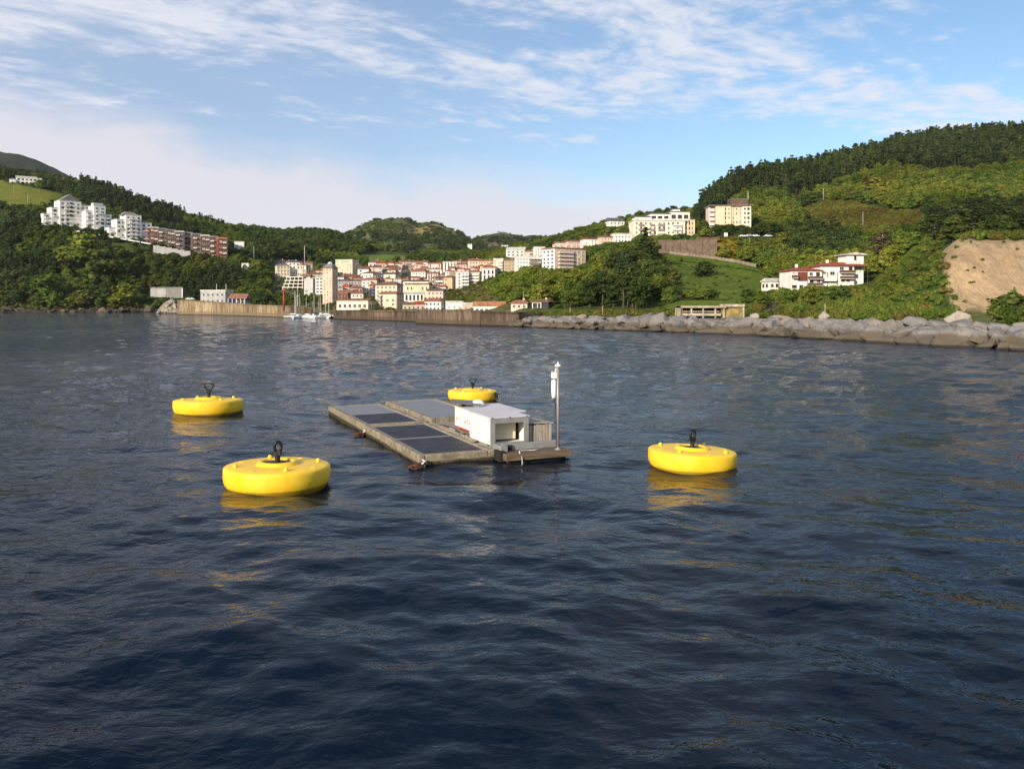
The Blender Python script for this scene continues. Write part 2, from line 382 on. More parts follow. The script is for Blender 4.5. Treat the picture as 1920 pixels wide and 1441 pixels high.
def land_material(name, bump=.6):
    m = bpy.data.materials.new(name); m.use_nodes = True; t = m.node_tree; t.nodes.clear(); N = NT(t)
    P = N.n('ShaderNodeNewGeometry').outputs['Position']
    ca = N.n('ShaderNodeVertexColor', layer_name='cover').outputs[0]
    n1 = N.noise(P, .55, 6, .65); n2 = N.noise(N.map(P, scale=(1, 1, .22)), 1.1, 6, .7, .8)
    n3 = N.noise(N.map(P, scale=(1.6, .25, .20), rot=(0, R(14), 0)), 1.5, 6, .7, .5)
    bare_ = N.ss(N.n('ShaderNodeSeparateColor', ins={0: ca}).outputs[0], .26, .34)
    f = N.m('MULTIPLY', N.ss(n1, .3, .7, .62, 1.35), N.ss(n2, .35, .7, 1.12, .72))
    f2 = N.m('MULTIPLY', N.ss(n1, .3, .7, .88, 1.10), N.ss(n3, .40, .70, 1.08, .72))
    f = N.m('ADD', N.m('MULTIPLY', f, N.m('SUBTRACT', 1.0, bare_)), N.m('MULTIPLY', f2, bare_))
    col = N.n('ShaderNodeVectorMath', operation='SCALE', ins={0: ca, 'Scale': f}).outputs[0]
    bp = N.n('ShaderNodeBump', ins={'Height': N.m('ADD', n1, N.m('MULTIPLY', n2, .6)), 'Strength': bump, 'Distance': .9})
    b = N.n('ShaderNodeBsdfPrincipled', ins={'Base Color': col, 'Roughness': 1.0, 'Specular IOR Level': .05, 'Normal': bp})
    N.n('ShaderNodeOutputMaterial', ins={0: b})
    return m
LAND = land_material('ground_cover')
V, Q, C = terrain_object()
o = grid_object('hillside_terrain', V, Q, LAND, C); o['kind'] = 'structure'

# far hills behind the town and the ridge on the left
def far_hill(name, table, cols, Ys, base, patches):
    xs = sorted(table); T = np.array([np.interp(Ys, [a for a, _ in table[x]], [zof(a, b) for a, b in table[x]]) for x in xs])
    Zg = np.array([np.interp(cols, xs, T[:, j]) for j in range(len(Ys))]).T
    I, J = np.meshgrid(np.arange(len(cols)), np.arange(len(Ys)), indexing='ij')
    Yv = Ys[J]; Xv = (cols[I] - CX) / F * Yv
    nz = np.array([fnoise(float(x), float(y), .008, 3) for x, y in zip(Xv.ravel(), Yv.ravel())]).reshape(Xv.shape)
    nz2 = np.array([fnoise(float(x), float(y), .03, 8) for x, y in zip(Xv.ravel(), Yv.ravel())]).reshape(Xv.shape)
    Zg = np.maximum(Zg + nz * 9 + nz2 * 3, -3.0)
    Cc = np.zeros(Xv.shape + (3,)); Cc[:] = base
    Cc *= (1 + .5 * nz2[..., None])
    row = HZ - (Zg - H) / Yv * F
    for poly, colr in patches:
        Cc[inpoly(cols[I] + nz * 16, row + nz2 * 8, poly)] = colr
    V = np.stack([Xv, Yv, Zg], -1).reshape(-1, 3); idx = I * len(Ys) + J
    Q = np.stack([idx[:-1, :-1], idx[1:, :-1], idx[1:, 1:], idx[:-1, 1:]], -1).reshape(-1, 4)
    o = grid_object(name, V, Q, LAND, Cc.reshape(-1, 3)); o['kind'] = 'structure'
    return lambda c, y: float(np.interp(c, cols, Zg[:, min(len(Ys) - 1, int(np.searchsorted(Ys, y)))]))
def ridge(pts, prof):
    out = {}
    for x, r in pts: out[x] = [(Y, r + dr) for Y, dr in prof]
    return out
PA = [(1150, 95), (1300, 62), (1500, 28), (1650, 6), (1750, 0), (1900, 14), (2200, 60)]
FHA = ridge([(500, 470), (620, 455), (650, 440), (675, 425), (700, 414), (735, 409), (765, 413), (785, 420), (800, 417), (825, 421), (850, 431), (885, 449), (930, 475), (1000, 490)], PA)
g_a = far_hill('far_hill', FHA, np.arange(500, 1001, 5.0), np.linspace(1150, 2200, 60), (.085, .092, .045),
         [([(745, 440), (770, 425), (820, 422), (850, 438), (830, 452), (770, 455)], (.24, .195, .09)), ([(660, 440), (690, 420), (720, 420), (700, 445)], (.14, .135, .065)),
          ([(700, 452), (780, 440), (770, 458), (700, 466)], (.10, .11, .045)), ([(735, 412), (755, 409), (760, 420), (740, 424)], (.12, .12, .06))])
PB = [(1300, 70), (1600, 38), (1850, 8), (1950, 0), (2200, 20), (2500, 60)]
FHB = ridge([(820, 482), (850, 466), (885, 449), (905, 440), (935, 437), (960, 439), (985, 444), (1020, 444), (1060, 450), (1100, 462), (1160, 480), (1250, 500)], PB)
g_b = far_hill('far_hill', FHB, np.arange(820, 1251, 5.0), np.linspace(1300, 2500, 50), (.070, .082, .045),
         [([(880, 468), (900, 452), (955, 452), (968, 462), (940, 470), (900, 470)], (.17, .15, .085)), ([(860, 485), (880, 466), (960, 474), (960, 490)], (.085, .10, .045))])
FHC = ridge([(-900, 190), (-300, 238), (0, 281), (30, 287), (60, 298), (100, 314), (160, 341), (230, 378), (330, 430), (450, 480)], [(1100, 180), (1500, 60), (1800, 8), (1900, 0), (2200, 40)])
g_c = far_hill('far_ridge', FHC, np.arange(-350, 451, 8.0), np.linspace(1100, 2200, 40), (.045, .055, .038), [])

# ------------------------------------------------------------------ mooring buoys
def buoy_material():
    """moulded yellow plastic: sun-bleached in patches, scuffed, streaked below the fittings, slimy at the waterline"""
    m = bpy.data.materials.new('yellow_plastic'); m.use_nodes = True; t = m.node_tree; t.nodes.clear(); N = NT(t)
    O = N.n('ShaderNodeTexCoord').outputs['Object']; P = N.n('ShaderNodeNewGeometry').outputs['Position']; z = N.n('ShaderNodeSeparateXYZ', ins={0: P}).outputs[2]
    n1 = N.noise(O, 1.8, 5, .6); n2 = N.noise(N.map(O, scale=(7, 7, 1.1)), 1.6, 5, .65); n3 = N.noise(O, 16, 4, .65)
    col = N.mix(N.ss(n1, .3, .7), (.90, .52, .016, 1), (.90, .60, .045, 1))
    col = N.mix(N.ss(n2, .56, .78, 0, .35), col, (.50, .29, .03, 1))
    col = N.mix(N.ss(n3, .66, .76, 0, .45), col, (.62, .45, .14, 1))
    col = N.mix(N.ss(N.m('ADD', z, N.m('MULTIPLY', N.m('SUBTRACT', n2, .5), .08)), .06, .02, 0, .7), col, (.15, .105, .02, 1))
    b = N.n('ShaderNodeBsdfPrincipled', ins={'Base Color': col, 'Roughness': N.ss(n1, .3, .7, .38, .58), 'Specular IOR Level': .35})
    N.n('ShaderNodeOutputMaterial', ins={0: b}); return m
M_YEL = buoy_material()
M_YEL2 = mat('yellow_knob_plastic', (.90, .58, .06), rough=.5, spec=.4, var=.04)
M_BLK = mat('black_steel', (.006, .006, .007), rough=.5, spec=.35, var=.3, vscale=6)
def buoy_meshes():
    prof = [(.0, -.35), (.80, -.35), (.98, -.24), (1.10, -.10), (1.165, .03), (1.185, .14), (1.185, .30), (1.178, .345), (1.155, .37), (1.11, .385), (.80, .395), (.46, .40)]
    b = MB(); n = 64
    b.lathe(prof[1:], n)
    body = b.mesh('body', M_YEL, True)
    c_ = MB(); c_.lathe([(.52, .385), (.47, .41), (.44, .445), (.425, .468), (.40, .475), (.345, .475), (.325, .462), (.315, .40)], 48)
    collar = c_.mesh('collar', M_YEL, True)
    p = MB(); p.lathe([(.318, .395), (.318, .440), (.16, .440), (.15, .455), (.08, .455)], 32)
    plate = p.mesh('hub_plate', M_BLK)
    q = MB(); q.tube([(0, 0, .42), (0, 0, .52), (0, 0, .66)], [.068, .058, .058], 12); q.box(-.075, .075, -.05, .05, .61, .71)
    post = q.mesh('post', M_BLK)
    r = MB(); pts = [(.075 * math.cos(a), 0,   .79 + .115 * math.sin(a)) for a in [2 * math.pi * k / 20 for k in range(20)]]
    r.tube(pts, .037, 8, closed=True)
    ring = r.mesh('shackle_ring', M_BLK, True)
    r2 = MB(); r2.tube([(-.16, 0, .92), (-.14, 0, .82), (-.07, 0, .72), (.07, 0, .72), (.14, 0, .82), (.17, 0, .92)], .027, 8)
    r2.tube([(-.16, 0, .92), (0, .02, .95), (.17, 0, .92)], .02, 8)
    fork = r2.mesh('shackle_fork', M_BLK, True)
    k = MB(); k.lathe([(.055, .0), (.05, .045), (.034, .075), (.01, .088)], 12)
    knob = k.mesh('knob', M_YEL2, True)
    d_ = MB(); d_.lathe([(.07, -.004), (.065, .005), (.045, .008), (.03, .003)], 16)
    plug = d_.mesh('plug', M_YEL, True)
    return body, collar, plate, post, ring, fork, knob, plug
BM = buoy_meshes()
def buoy(xc, roww, width, rz, tilt, kind, label, top=None):
    Y = waterY(roww); sc = width / F * Y / 2.37
    e = empty('mooring_buoy', ((xc - CX) / F * Y, Y, 0), rz); e.location.z = .045; e.rotation_euler = (R(tilt[0]), R(tilt[1]), rz); e.scale = (sc,) * 3
    tag(e, label, 'buoy', 'yellow mooring buoys around the raft')
    for me, nm in zip(BM[:4], ('body', 'collar', 'hub_plate', 'post')): link(nm, me, e)
    post = [c_ for c_ in e.children if c_.name.startswith('post')][0]
    if kind == 'ring': link('shackle_ring', BM[4], post, rot=(0, 0, R(35)) if False else (0, 0, -rz + R(25)))
    else: link('shackle_fork', BM[5], post, rot=(0, 0, -rz))
    for i in range(4):
        a = R(35 + 90 * i); link('knob', BM[6], e, (.93 * math.cos(a), .93 * math.sin(a), .385))
        a = R(80 + 90 * i); link('plug', BM[7], e, (.95 * math.cos(a), .95 * math.sin(a), .392))
    return e
buoy(520, 906, 194, R(-8), (-1.4, 0.3), 'ring', 'near yellow mooring buoy with upright black ring, in front of the raft')
buoy(1297, 872, 163, R(22), (-.4, 2.6), 'ring', 'tilted yellow mooring buoy floating on the mast side of the raft')
buoy(391, 771, 125, R(10), (-2.6, 0.4), 'fork', 'yellow mooring buoy with a forked black shackle, apart from the raft')
b4 = buoy(886, 748, 92, R(30), (-.5, 1.2), 'fork', 'yellow mooring buoy floating behind the white equipment cabinet')
q = MB(); q.box(-.06, .06, -.10, .10, -.06, .12); q.box(.05, .20, -.03, .03, .02, .07); q.tube([(.07, 0, .0), (.08, 0, -.2)], .05, 8)
br = q.build('side_bracket', M_BLK, b4, loc=(1.2 * math.cos(R(-52)), 1.2 * math.sin(R(-52)), .20), rot=(0, 0, R(-30)))

# ------------------------------------------------------------------ solar raft
RO = Vector((-2.31, 20.1, 0)); RA = math.atan2(.41, .912)
raft = empty('floating_raft', RO, RA); tag(raft, 'low concrete raft of flat pontoons carrying dark solar panels', 'raft')
def weed_material(name, base, wet):
    """rough concrete with tan growth and a wet weed band at the waterline"""
    m = bpy.data.materials.new(name); m.use_nodes = True; t = m.node_tree; t.nodes.clear(); N = NT(t)
    P = N.n('ShaderNodeNewGeometry').outputs['Position']; z = N.n('ShaderNodeSeparateXYZ', ins={0: P}).outputs[2]
    n1 = N.noise(P, 3.2, 6, .68); n2 = N.noise(P, 14, 4, .6)
    col = N.mix(N.ss(n1, .35, .68), c4(base), c4([v * .52 for v in base]))
    col = N.mix(N.ss(n2, .55, .75, 0, .5), col, c4([min(1, v * 1.6) for v in base]))
    col = N.mix(N.ss(N.m('ADD', z, N.m('MULTIPLY', N.m('SUBTRACT', n1, .5), .22)), .15, .06), col, c4(wet))
    bp = N.n('ShaderNodeBump', ins={'Height': N.m('ADD', n1, N.m('MULTIPLY', n2, .4)), 'Strength': .7, 'Distance': .05})
    b = N.n('ShaderNodeBsdfPrincipled', ins={'Base Color': col, 'Roughness': .9, 'Specular IOR Level': .2, 'Normal': bp})
    N.n('ShaderNodeOutputMaterial', ins={0: b}); return m
M_PON = weed_material('weedy_concrete', (.29, .245, .18), (.040, .036, .018))
M_DECK = mat('deck_concrete', (.32, .26, .21), rough=.9, var=.25, vscale=3, bump=.4, bscale=14, dark=(.12, .09, .06), dscale=1.5, damt=.6)
M_WOOD = mat('weathered_timber', (.36, .315, .27), rough=.9, var=.4, vscale=2.2, bump=.5, bscale=10, stretch=(6, 6, .6))
M_WOOD2 = mat('wet_timber', (.14, .10, .065), rough=.8, var=.3, vscale=2.2, bump=.4, bscale=10, stretch=(.8, 6, 6))
M_CAB = mat('cabinet_white_paint', (.78, .76, .70), rough=.5, spec=.4, var=.05, vscale=2, dark=(.42, .36, .27), dscale=2.3, damt=.28)
M_ROOFP = mat('cabinet_roof_sheet', (.54, .52, .545), rough=.55, var=.06, dark=(.4, .37, .35), dscale=3, damt=.3)
M_ALU = mat('grey_aluminium', (.30, .30, .295), rough=.45, spec=.5, metal=.35, var=.12, vscale=4)
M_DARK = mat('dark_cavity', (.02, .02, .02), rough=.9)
M_CREAM = mat('cream_board', (.62, .57, .42), rough=.7, var=.06)
M_RUST = mat('rusty_red_weed', (.085, .038, .025), rough=.9, var=.5, vscale=9, bump=.6)
M_ROPE = mat('pale_rope', (.62, .60, .55), rough=.9, var=.3, vscale=20)
M_WHT = mat('white_plastic', (.82, .82, .80), rough=.4, var=.04)
M_REDT = mat('red_trim', (.40, .03, .02), rough=.6)
def panel_material(name, base, rough, film_sheen, spec=.12):
    m = bpy.data.materials.new(name); m.use_nodes = True; t = m.node_tree; t.nodes.clear(); N = NT(t)
    O = N.n('ShaderNodeTexCoord').outputs['Object']
    br_ = N.n('ShaderNodeTexBrick', offset=0.0, ins={'Vector': O, 'Color1': c4(base), 'Color2': c4([v * 1.15 for v in base]), 'Mortar': c4([v * 2.2 for v in base]), 'Scale': 1.0, 'Mortar Size': .006, 'Brick Width': .34, 'Row Height': .34})
    n1 = N.noise(O, 2.5, 6, .7)
    col = N.mix(N.ss(n1, .4, .75, .05, film_sheen), br_.outputs[0], (.30, .28, .26, 1))
    b = N.n('ShaderNodeBsdfPrincipled', ins={'Base Color': col, 'Roughness': N.ss(n1, .3, .7, rough, rough + .2), 'Specular IOR Level': spec})
    N.n('ShaderNodeOutputMaterial', ins={0: b}); return m
M_PAN = panel_material('solar_glass', (.020, .022, .034), .35, .10, .02)
M_PAN2 = panel_material('painted_sky_sheen_glass', (.10, .10, .11), .30, .75, .4)  # sky mirrored in the far panels, put into a paler base and grey mix
PW, PL = 2.03, 5.42
def pontoon(u0, v0, nm_pan, mats, tilt=(0, 0), z=.24):
    g = empty('pontoon', (u0 + PW / 2, v0 + PL / 2, 0)); g.parent = raft; g.rotation_euler = (R(tilt[0]), R(tilt[1]), 0)
    hw, hl = PW / 2, PL / 2
    def slab_(x0, x1, y0, y1, z0, z1, nm):
        b = MB()
        nx, ny = max(2, int((x1 - x0) / .25)), max(2, int((y1 - y0) / .25))
        b.box(x0, x1, y0, y1, z0, z1)
        o_ = b.build(nm, M_PON, g); bevel(o_, .035, 2); return o_
    # hull slab plus raised rim, all the way round
    slab_(-hw, hw, -hl, hl, -.35, z - .05, 'hull')
    r = .17
    slab_(-hw - .012, -hw + r, -hl - .012, hl + .012, z - .16, z + .055, 'rim'); slab_(hw - r, hw + .012, -hl - .012, hl + .012, z - .16, z + .055, 'rim')
    slab_(-hw + r, hw - r, -hl - .010, -hl + r, z - .162, z + .05, 'rim'); slab_(-hw + r, hw - r, hl - r, hl + .010, z - .162, z + .05, 'rim')
    n = len(mats); span = (PL - 2 * r - .02)
    for i, m_ in enumerate(mats):
        if m_ is None: continue
        a = -hl + r + .01 + span * i / n + .04; b_ = -hl + r + .01 + span * (i + 1) / n - .04
        o_ = MB().box(-hw + r + .03, hw - r - .03, a, b_, z - .04, z + .022).build('solar_panel', m_, g); bevel(o_, .008, 1)
        f_ = MB(); x0, x1 = -hw + r + .01, hw - r - .01
        f_.box(x0, x1, a - .02, a, z - .045, z + .034); f_.box(x0, x1, b_, b_ + .02, z - .045, z + .034)
        f_.box(x0, x0 + .02, a, b_, z - .045, z + .034); f_.box(x1 - .02, x1, a, b_, z - .045, z + .034)
        f_.build('panel_frame', M_ROPE if False else M_ALU, g)
    return g
pontoon(0, 0, 0, [M_PAN, M_PAN], tilt=(.0, .3))
pontoon(0.0, 5.56, 0, [M_PAN, M_PAN2], tilt=(-.35, .2))
pontoon(2.16, 5.50, 0, [M_PAN2, M_PAN2], tilt=(-.4, -.5), z=.33)
# service deck between the panels and the cabinets, end platform and beam
dk = MB().box(2.12, 3.92, .35, 5.36, -.3, .262).build('deck', M_DECK, raft); bevel(dk, .03)
pl = MB().box(2.10, 3.97, -.62, .33, .075, .245).build('end_platform', M_WOOD2, raft); bevel(pl, .02)
MB().box(2.2, 3.85, -.5, .2, -.3, .07).build('platform_float', M_DARK, raft)
MB().box(2.02, 2.16, -.40, -.02, .03, .30).build('hinge_block', M_DARK, raft)
bm_ = MB().box(2.22, 3.80, -.10, .04, .25, .42).build('cross_beam', M_ALU, raft); bevel(bm_, .012)
bm_ = MB().box(2.10, 2.30, -.26, .30, .25, .40).build('cross_beam', M_ALU, raft); bevel(bm_, .012)
MB().box(2.32, 2.48, -.16, -.105, .27, .40).build('socket', M_DARK, raft)
for k, (u, v, w) in enumerate(((2.13, 1.9, .05), (2.30, 2.6, .04))):
    MB().box(u - w, u + w, v - 1.5, v + 1.5, .263, .285).build('cable_duct', M_WOOD, raft)

for k, pts in enumerate([[(2.2, 3.4, .285), (2.28, 2.6, .285), (2.2, 1.7, .285), (2.06, 1.2, .30), (1.9, 1.1, .32)], [(2.26, 4.6, .285), (2.33, 3.9, .285), (2.24, 3.2, .285), (2.3, 2.2, .285)], [(3.3, -.2, .262), (3.0, -.35, .262), (2.6, -.3, .262), (2.5, -.55, .262), (2.52, -.66, .15), (2.52, -.67, -.2)]]):
    MB().tube(pts, .016, 6).build('loose_cable', M_BLK if k != 2 else M_ROPE, raft, True)
for v in (.6, 2.7, 4.8, 6.2, 8.2, 10.4):
    MB().box(2.02, 2.17, v - .09, v + .09, .24, .325).build('hinge_plate', mat('galvanised_plate', (.22, .20, .18), rough=.7, var=.3, vscale=9), raft)
cab = empty('equipment_cabinet', raft.matrix_basis @ Vector((2.7, 2.1, .27)), RA)
tag(cab, 'white painted equipment cabinet with a framed opening, standing on the raft deck', 'cabinet')
def cabbox(u0, u1, v0, v1, z0, z1, nm, m_, bw=.012, parent=None):
    o_ = MB().box(u0 - 2.7, u1 - 2.7, v0 - 2.1, v1 - 2.1, z0 - .27, z1 - .27).build(nm, m_, parent or cab)
    if bw: bevel(o_, bw)
    return o_
# front box: side, back and bottom panels round an open front
cabbox(2.10, 2.135, .45, 1.95, .33, 1.02, 'side_panel', M_CAB); cabbox(3.175, 3.21, .45, 1.95, .33, 1.02, 'side_panel', M_CAB)
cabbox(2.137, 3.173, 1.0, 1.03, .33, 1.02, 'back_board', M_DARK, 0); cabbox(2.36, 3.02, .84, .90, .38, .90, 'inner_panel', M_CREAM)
cabbox(2.137, 3.173, .46, 1.93, .30, .335, 'floor_panel', M_CAB, 0)
cabbox(2.07, 3.24, .40, 1.99, 1.021, 1.055, 'roof_panel', M_ROOFP)
for a, b_ in ((2.095, 2.24), (3.07, 3.215)): cabbox(a, b_, .405, .45, .27, 1.018, 'front_frame', M_ALU)
cabbox(2.241, 3.069, .407, .45, .88, 1.018, 'front_frame', M_ALU); cabbox(2.241, 3.069, .407, .45, .28, .38, 'front_frame', M_ALU)
for (u, v) in ((2.088, .52), (2.088, 1.88)):
    for z in (.40, .97): cabbox(u, u + .013, v - .015, v + .015, z - .015, z + .015, 'bolt', M_BLK, 0)
for u in (2.15, 2.65, 3.15): cabbox(u - .018, u + .018, .390, .402, 1.026, 1.05, 'bolt', M_BLK, 0)
# rear box, lettered side
rp = cabbox(2.40, 3.70, 2.0, 3.95, .34, .93, 'rear_box', M_CAB)
cabbox(2.37, 3.86, 1.96, 3.99, .931, .965, 'roof_panel', M_ROOFP)
cabbox(2.385, 2.399, 2.03, 3.9, .335, .375, 'bottom_trim', M_REDT, 0)
cabbox(3.25, 3.74, 1.70, 2.0, .31, .90, 'rear_box', M_ALU)
# worn black stencil marks on the side
stn = MB()
rs_ = random.Random(4)
for i in range(9):
    v = 3.75 - i * .17
    if rs_.random() < .15: continue
    for j in range(rs_.randint(2, 4)):
        vv = v + rs_.uniform(-.05, .05); zz = .60 + rs_.uniform(-.06, .07); a = rs_.choice((.010, .05))
        stn.box(2.388 - 2.7, 2.399 - 2.7, vv - a - 2.1, vv + a - 2.1, zz - (.055 - a) - .27, zz + (.055 - a) - .27)
stn.build('stencil_marks', mat('faded_black_stencil', (.16, .14, .13), rough=.9, var=.4, vscale=30), rp)['kind'] = 'stuff'
# dark plate on a stub, and the white dome
cabbox(2.50, 2.60, 3.55, 3.65, .966, 1.06, 'plate_stub', M_BLK, 0)
pt = MB().box(-.45, .45, -.33, .33, -.02, .02).build('tilted_plate', mat('plate_grey', (.10, .10, .11), rough=.4), cab, loc=(2.66 - 2.7, 3.68 - 2.1, 1.08 - .27), rot=(R(2), R(5), R(-20)))
dm = MB().lathe([(.20, 0), (.20, .04), (.185, .10), (.14, .155), (.07, .19), (.01, .20)], 24).build('antenna_dome', M_WHT, cab, True, loc=(3.0 - 2.7, 3.55 - 2.1, .965 - .27))

crate = empty('slatted_crate', raft.matrix_basis @ Vector((3.55, 1.15, .263)), RA); tag(crate, 'weathered grey timber crate of upright slats beside the white cabinet', 'crate')
x0, x1, y0, y1, zt = -.34, .43, -.60, .55, .52
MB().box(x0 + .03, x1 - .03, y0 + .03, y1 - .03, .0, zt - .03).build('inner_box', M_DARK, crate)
for i in range(8):
    a = x0 + (x1 - x0) * i / 8; w = (x1 - x0) / 8 - .010
    o_ = MB().box(a, a + w, y0 - .012 + .006 * (i % 2), y0 + .028, .0, zt - .012 - .008 * (i % 3)).build('slat', M_WOOD, crate); bevel(o_, .006, 1)
for i in range(9):
    a = y0 + .03 + (y1 - y0 - .03) * i / 9; w = (y1 - y0 - .03) / 9 - .012
    for sx_ in (x0, x1): 
        o_ = MB().box(sx_ - .026, sx_ + .005 + .004 * (i % 2), a, a + w, 0, zt - .015).build('slat', M_WOOD, crate)
lid = MB().box(x0 - .03, x1 + .03, y0 - .02, y1 + .03, zt - .008, zt + .022).build('lid', M_WOOD, crate); bevel(lid, .01)
lid.rotation_euler = (R(-1.5), R(2.0), 0)

mast = empty('instrument_mast', raft.matrix_basis @ Vector((3.66, -.42, .247)), RA); tag(mast, 'thin grey mast with white cap and sensor housing on the end platform of the raft', 'mast')
MB().tube([(0, 0, 0), (0, 0, 1.2), (0, 0, 2.17)], [.036, .036, .033], 12).build('pole', M_ALU, mast, True)
MB().lathe([(.09, 0), (.085, .015), (.04, .02), (.038, .06)], 16).build('foot_flange', M_ALU, mast)
MB().lathe([(.02, 2.15), (.082, 2.165), (.088, 2.185), (.07, 2.21), (.03, 2.225), (.012, 2.27), (.004, 2.30)], 20).build('antenna_cap', M_WHT, mast, True)
sh = MB().lathe([(.03, 0), (.055, .05), (.065, .20), (.068, .40), (.06, .47), (.03, .50)], 14).build('sensor_housing', M_WHT, mast, True, loc=(-.105, .03, 1.33))
MB().box(-.06, .05, -.05, .05, 0, .17).build('junction_box', M_WHT, mast, loc=(-.09, .03, 1.85)); 
MB().box(-.16, .03, -.02, .02, 0, .03).build('clamp', M_BLK, mast, loc=(0, .03, 1.815))
MB().tube([(-.10, .03, 1.34), (-.085, .03, 1.22), (-.05, .02, 1.12), (-.04, .01, .9), (-.045, .01, .6), (-.04, .01, .3), (-.03, 0, .02)], .012, 6).build('cable', M_BLK, mast)
MB().tube([(-.05, .02, 2.12), (-.055, .03, 2.03)], .018, 6).build('cable', M_WHT, mast)

def rope_clump(u, v, sc, label, seed):
    e = empty('mooring_rope', raft.matrix_basis @ Vector((u, v, 0.02)), RA); tag(e, label, 'rope'); r_ = random.Random(seed)
    b = MB()
    for i in range(12):
        pts = []; a = r_.uniform(0, 6.28); rr = r_.uniform(.08, .30) * sc
        for k in range(7):
            a += r_.uniform(.5, 1.2); pts.append((rr * math.cos(a) - .1 * sc, rr * .7 * math.sin(a) - .05, r_.uniform(-.05, .13) * sc))
        b.tube(pts, .026 * sc, 6)
    b.build('weed_tangle', M_RUST, e, True)
    b = MB()
    pts = [(.12 * sc + .05 * math.sin(k * 1.9), -.06 + .05 * math.cos(k * 1.9), (.24 - .05 * k) * sc) for k in range(7)]
    b.tube(pts, .035 * sc, 8); b.build('rope_strand', M_ROPE, e, True)
rope_clump(-.02, -.08, .72, 'rust red weed and pale rope tangle at the near corner of the raft', 2)
rope_clump(-.12, 5.45, .62, 'rust red weed and rope tangle halfway along the raft edge', 5)

# ------------------------------------------------------------------ breakwater of boulders
def rock_material(name, base, tide, zt, warm=None):
    m = bpy.data.materials.new(name); m.use_nodes = True; t = m.node_tree; t.nodes.clear(); N = NT(t)
    P = N.n('ShaderNodeNewGeometry').outputs['Position']; z = N.n('ShaderNodeSeparateXYZ', ins={0: P}).outputs[2]
    rnd = N.n('ShaderNodeObjectInfo').outputs['Random']
    n1 = N.noise(P, .55, 6, .68); n2 = N.noise(P, 3.2, 6, .68)
    col = N.mix(N.ss(n1, .3, .7), c4([v * .72 for v in base]), c4([v * 1.15 for v in base]))
    col = N.mix(N.ss(n2, .5, .72, 0, .55), col, c4([v * .45 for v in base]))
    col = N.mix(N.ss(rnd, .55, 1.0, 0, .6), col, c4(warm or (.34, .29, .24)))
    col = N.mix(N.ss(N.m('ADD', z, N.m('MULTIPLY', N.m('SUBTRACT', n1, .5), 1.3)), zt + .22, zt - .22, 0, .85), col, c4(tide))
    col = N.mix(N.ss(z, .28, .10, 0, .8), col, (.022, .02, .016, 1))
    bp = N.n('ShaderNodeBump', ins={'Height': N.m('ADD', n1, N.m('MULTIPLY', n2, .35)), 'Strength': .75, 'Distance': .35})
    b = N.n('ShaderNodeBsdfPrincipled', ins={'Base Color': col, 'Roughness': .92, 'Specular IOR Level': .15, 'Normal': bp})
    N.n('ShaderNodeOutputMaterial', ins={0: b}); return m
M_ROCK = rock_material('limestone_boulder', (.20, .195, .19), (.105, .082, .057), 1.15, warm=(.26, .225, .19))
M_ROCKP = rock_material('pale_boulder', (.33, .29, .245), (.105, .115, .078), .5)
M_ROCKO = rock_material('ochre_boulder', (.26, .175, .125), (.105, .115, .078), .5)
M_SHORE = rock_material('dark_shore_rock', (.10, .082, .066), (.12, .10, .07), .6, warm=(.17, .13, .09))
M_PALE = rock_material('pale_shore_rock', (.36, .32, .26), (.2, .16, .11), .6)
def rock_mesh(name, seed, m_, cuts=15):
    """angular quarried block: hull of a few points, broken edges knocked off"""
    r_ = random.Random(seed); bmm = bmesh.new()
    for i in range(cuts):
        v = Vector((r_.gauss(0, 1), r_.gauss(0, 1), r_.gauss(0, 1))).normalized()
        m8 = max(abs(v.x), abs(v.y), abs(v.z)); v = v.lerp(v / m8 * .82, r_.uniform(.3, .9))      # between ball and block
        bmm.verts.new(Vector((v.x * 1.15, v.y, v.z * .88)) * r_.uniform(.86, 1.06))
    h_ = bmesh.ops.convex_hull(bmm, input=bmm.verts); bmesh.ops.delete(bmm, geom=[g for g in h_['geom_interior'] if isinstance(g, bmesh.types.BMVert)], context='VERTS')
    bmesh.ops.dissolve_limit(bmm, angle_limit=R(14), verts=bmm.verts, edges=bmm.edges)
    bmesh.ops.bevel(bmm, geom=list(bmm.edges), offset=.055, segments=1, affect='EDGES', profile=.6)
    bmesh.ops.triangulate(bmm, faces=bmm.faces)
    bmesh.ops.subdivide_edges(bmm, edges=bmm.edges, cuts=1, use_grid_fill=True)
    off = Vector((seed * 7.3, 1.7, seed * 3.1))
    for v in bmm.verts: v.co = v.co * (1 + .045 * noise.noise(v.co * 3.1 + off))
    me = bpy.data.meshes.new(name); bmm.to_mesh(me); bmm.free(); me.materials.append(m_)
    return me
ROCKS = [rock_mesh('boulder', i, M_ROCK, 13 + i % 6) for i in range(18)]
ROCKP = [rock_mesh('pale_boulder', 30 + i, M_ROCKP) for i in range(2)]; ROCKO = rock_mesh('ochre_boulder', 41, M_ROCKO)
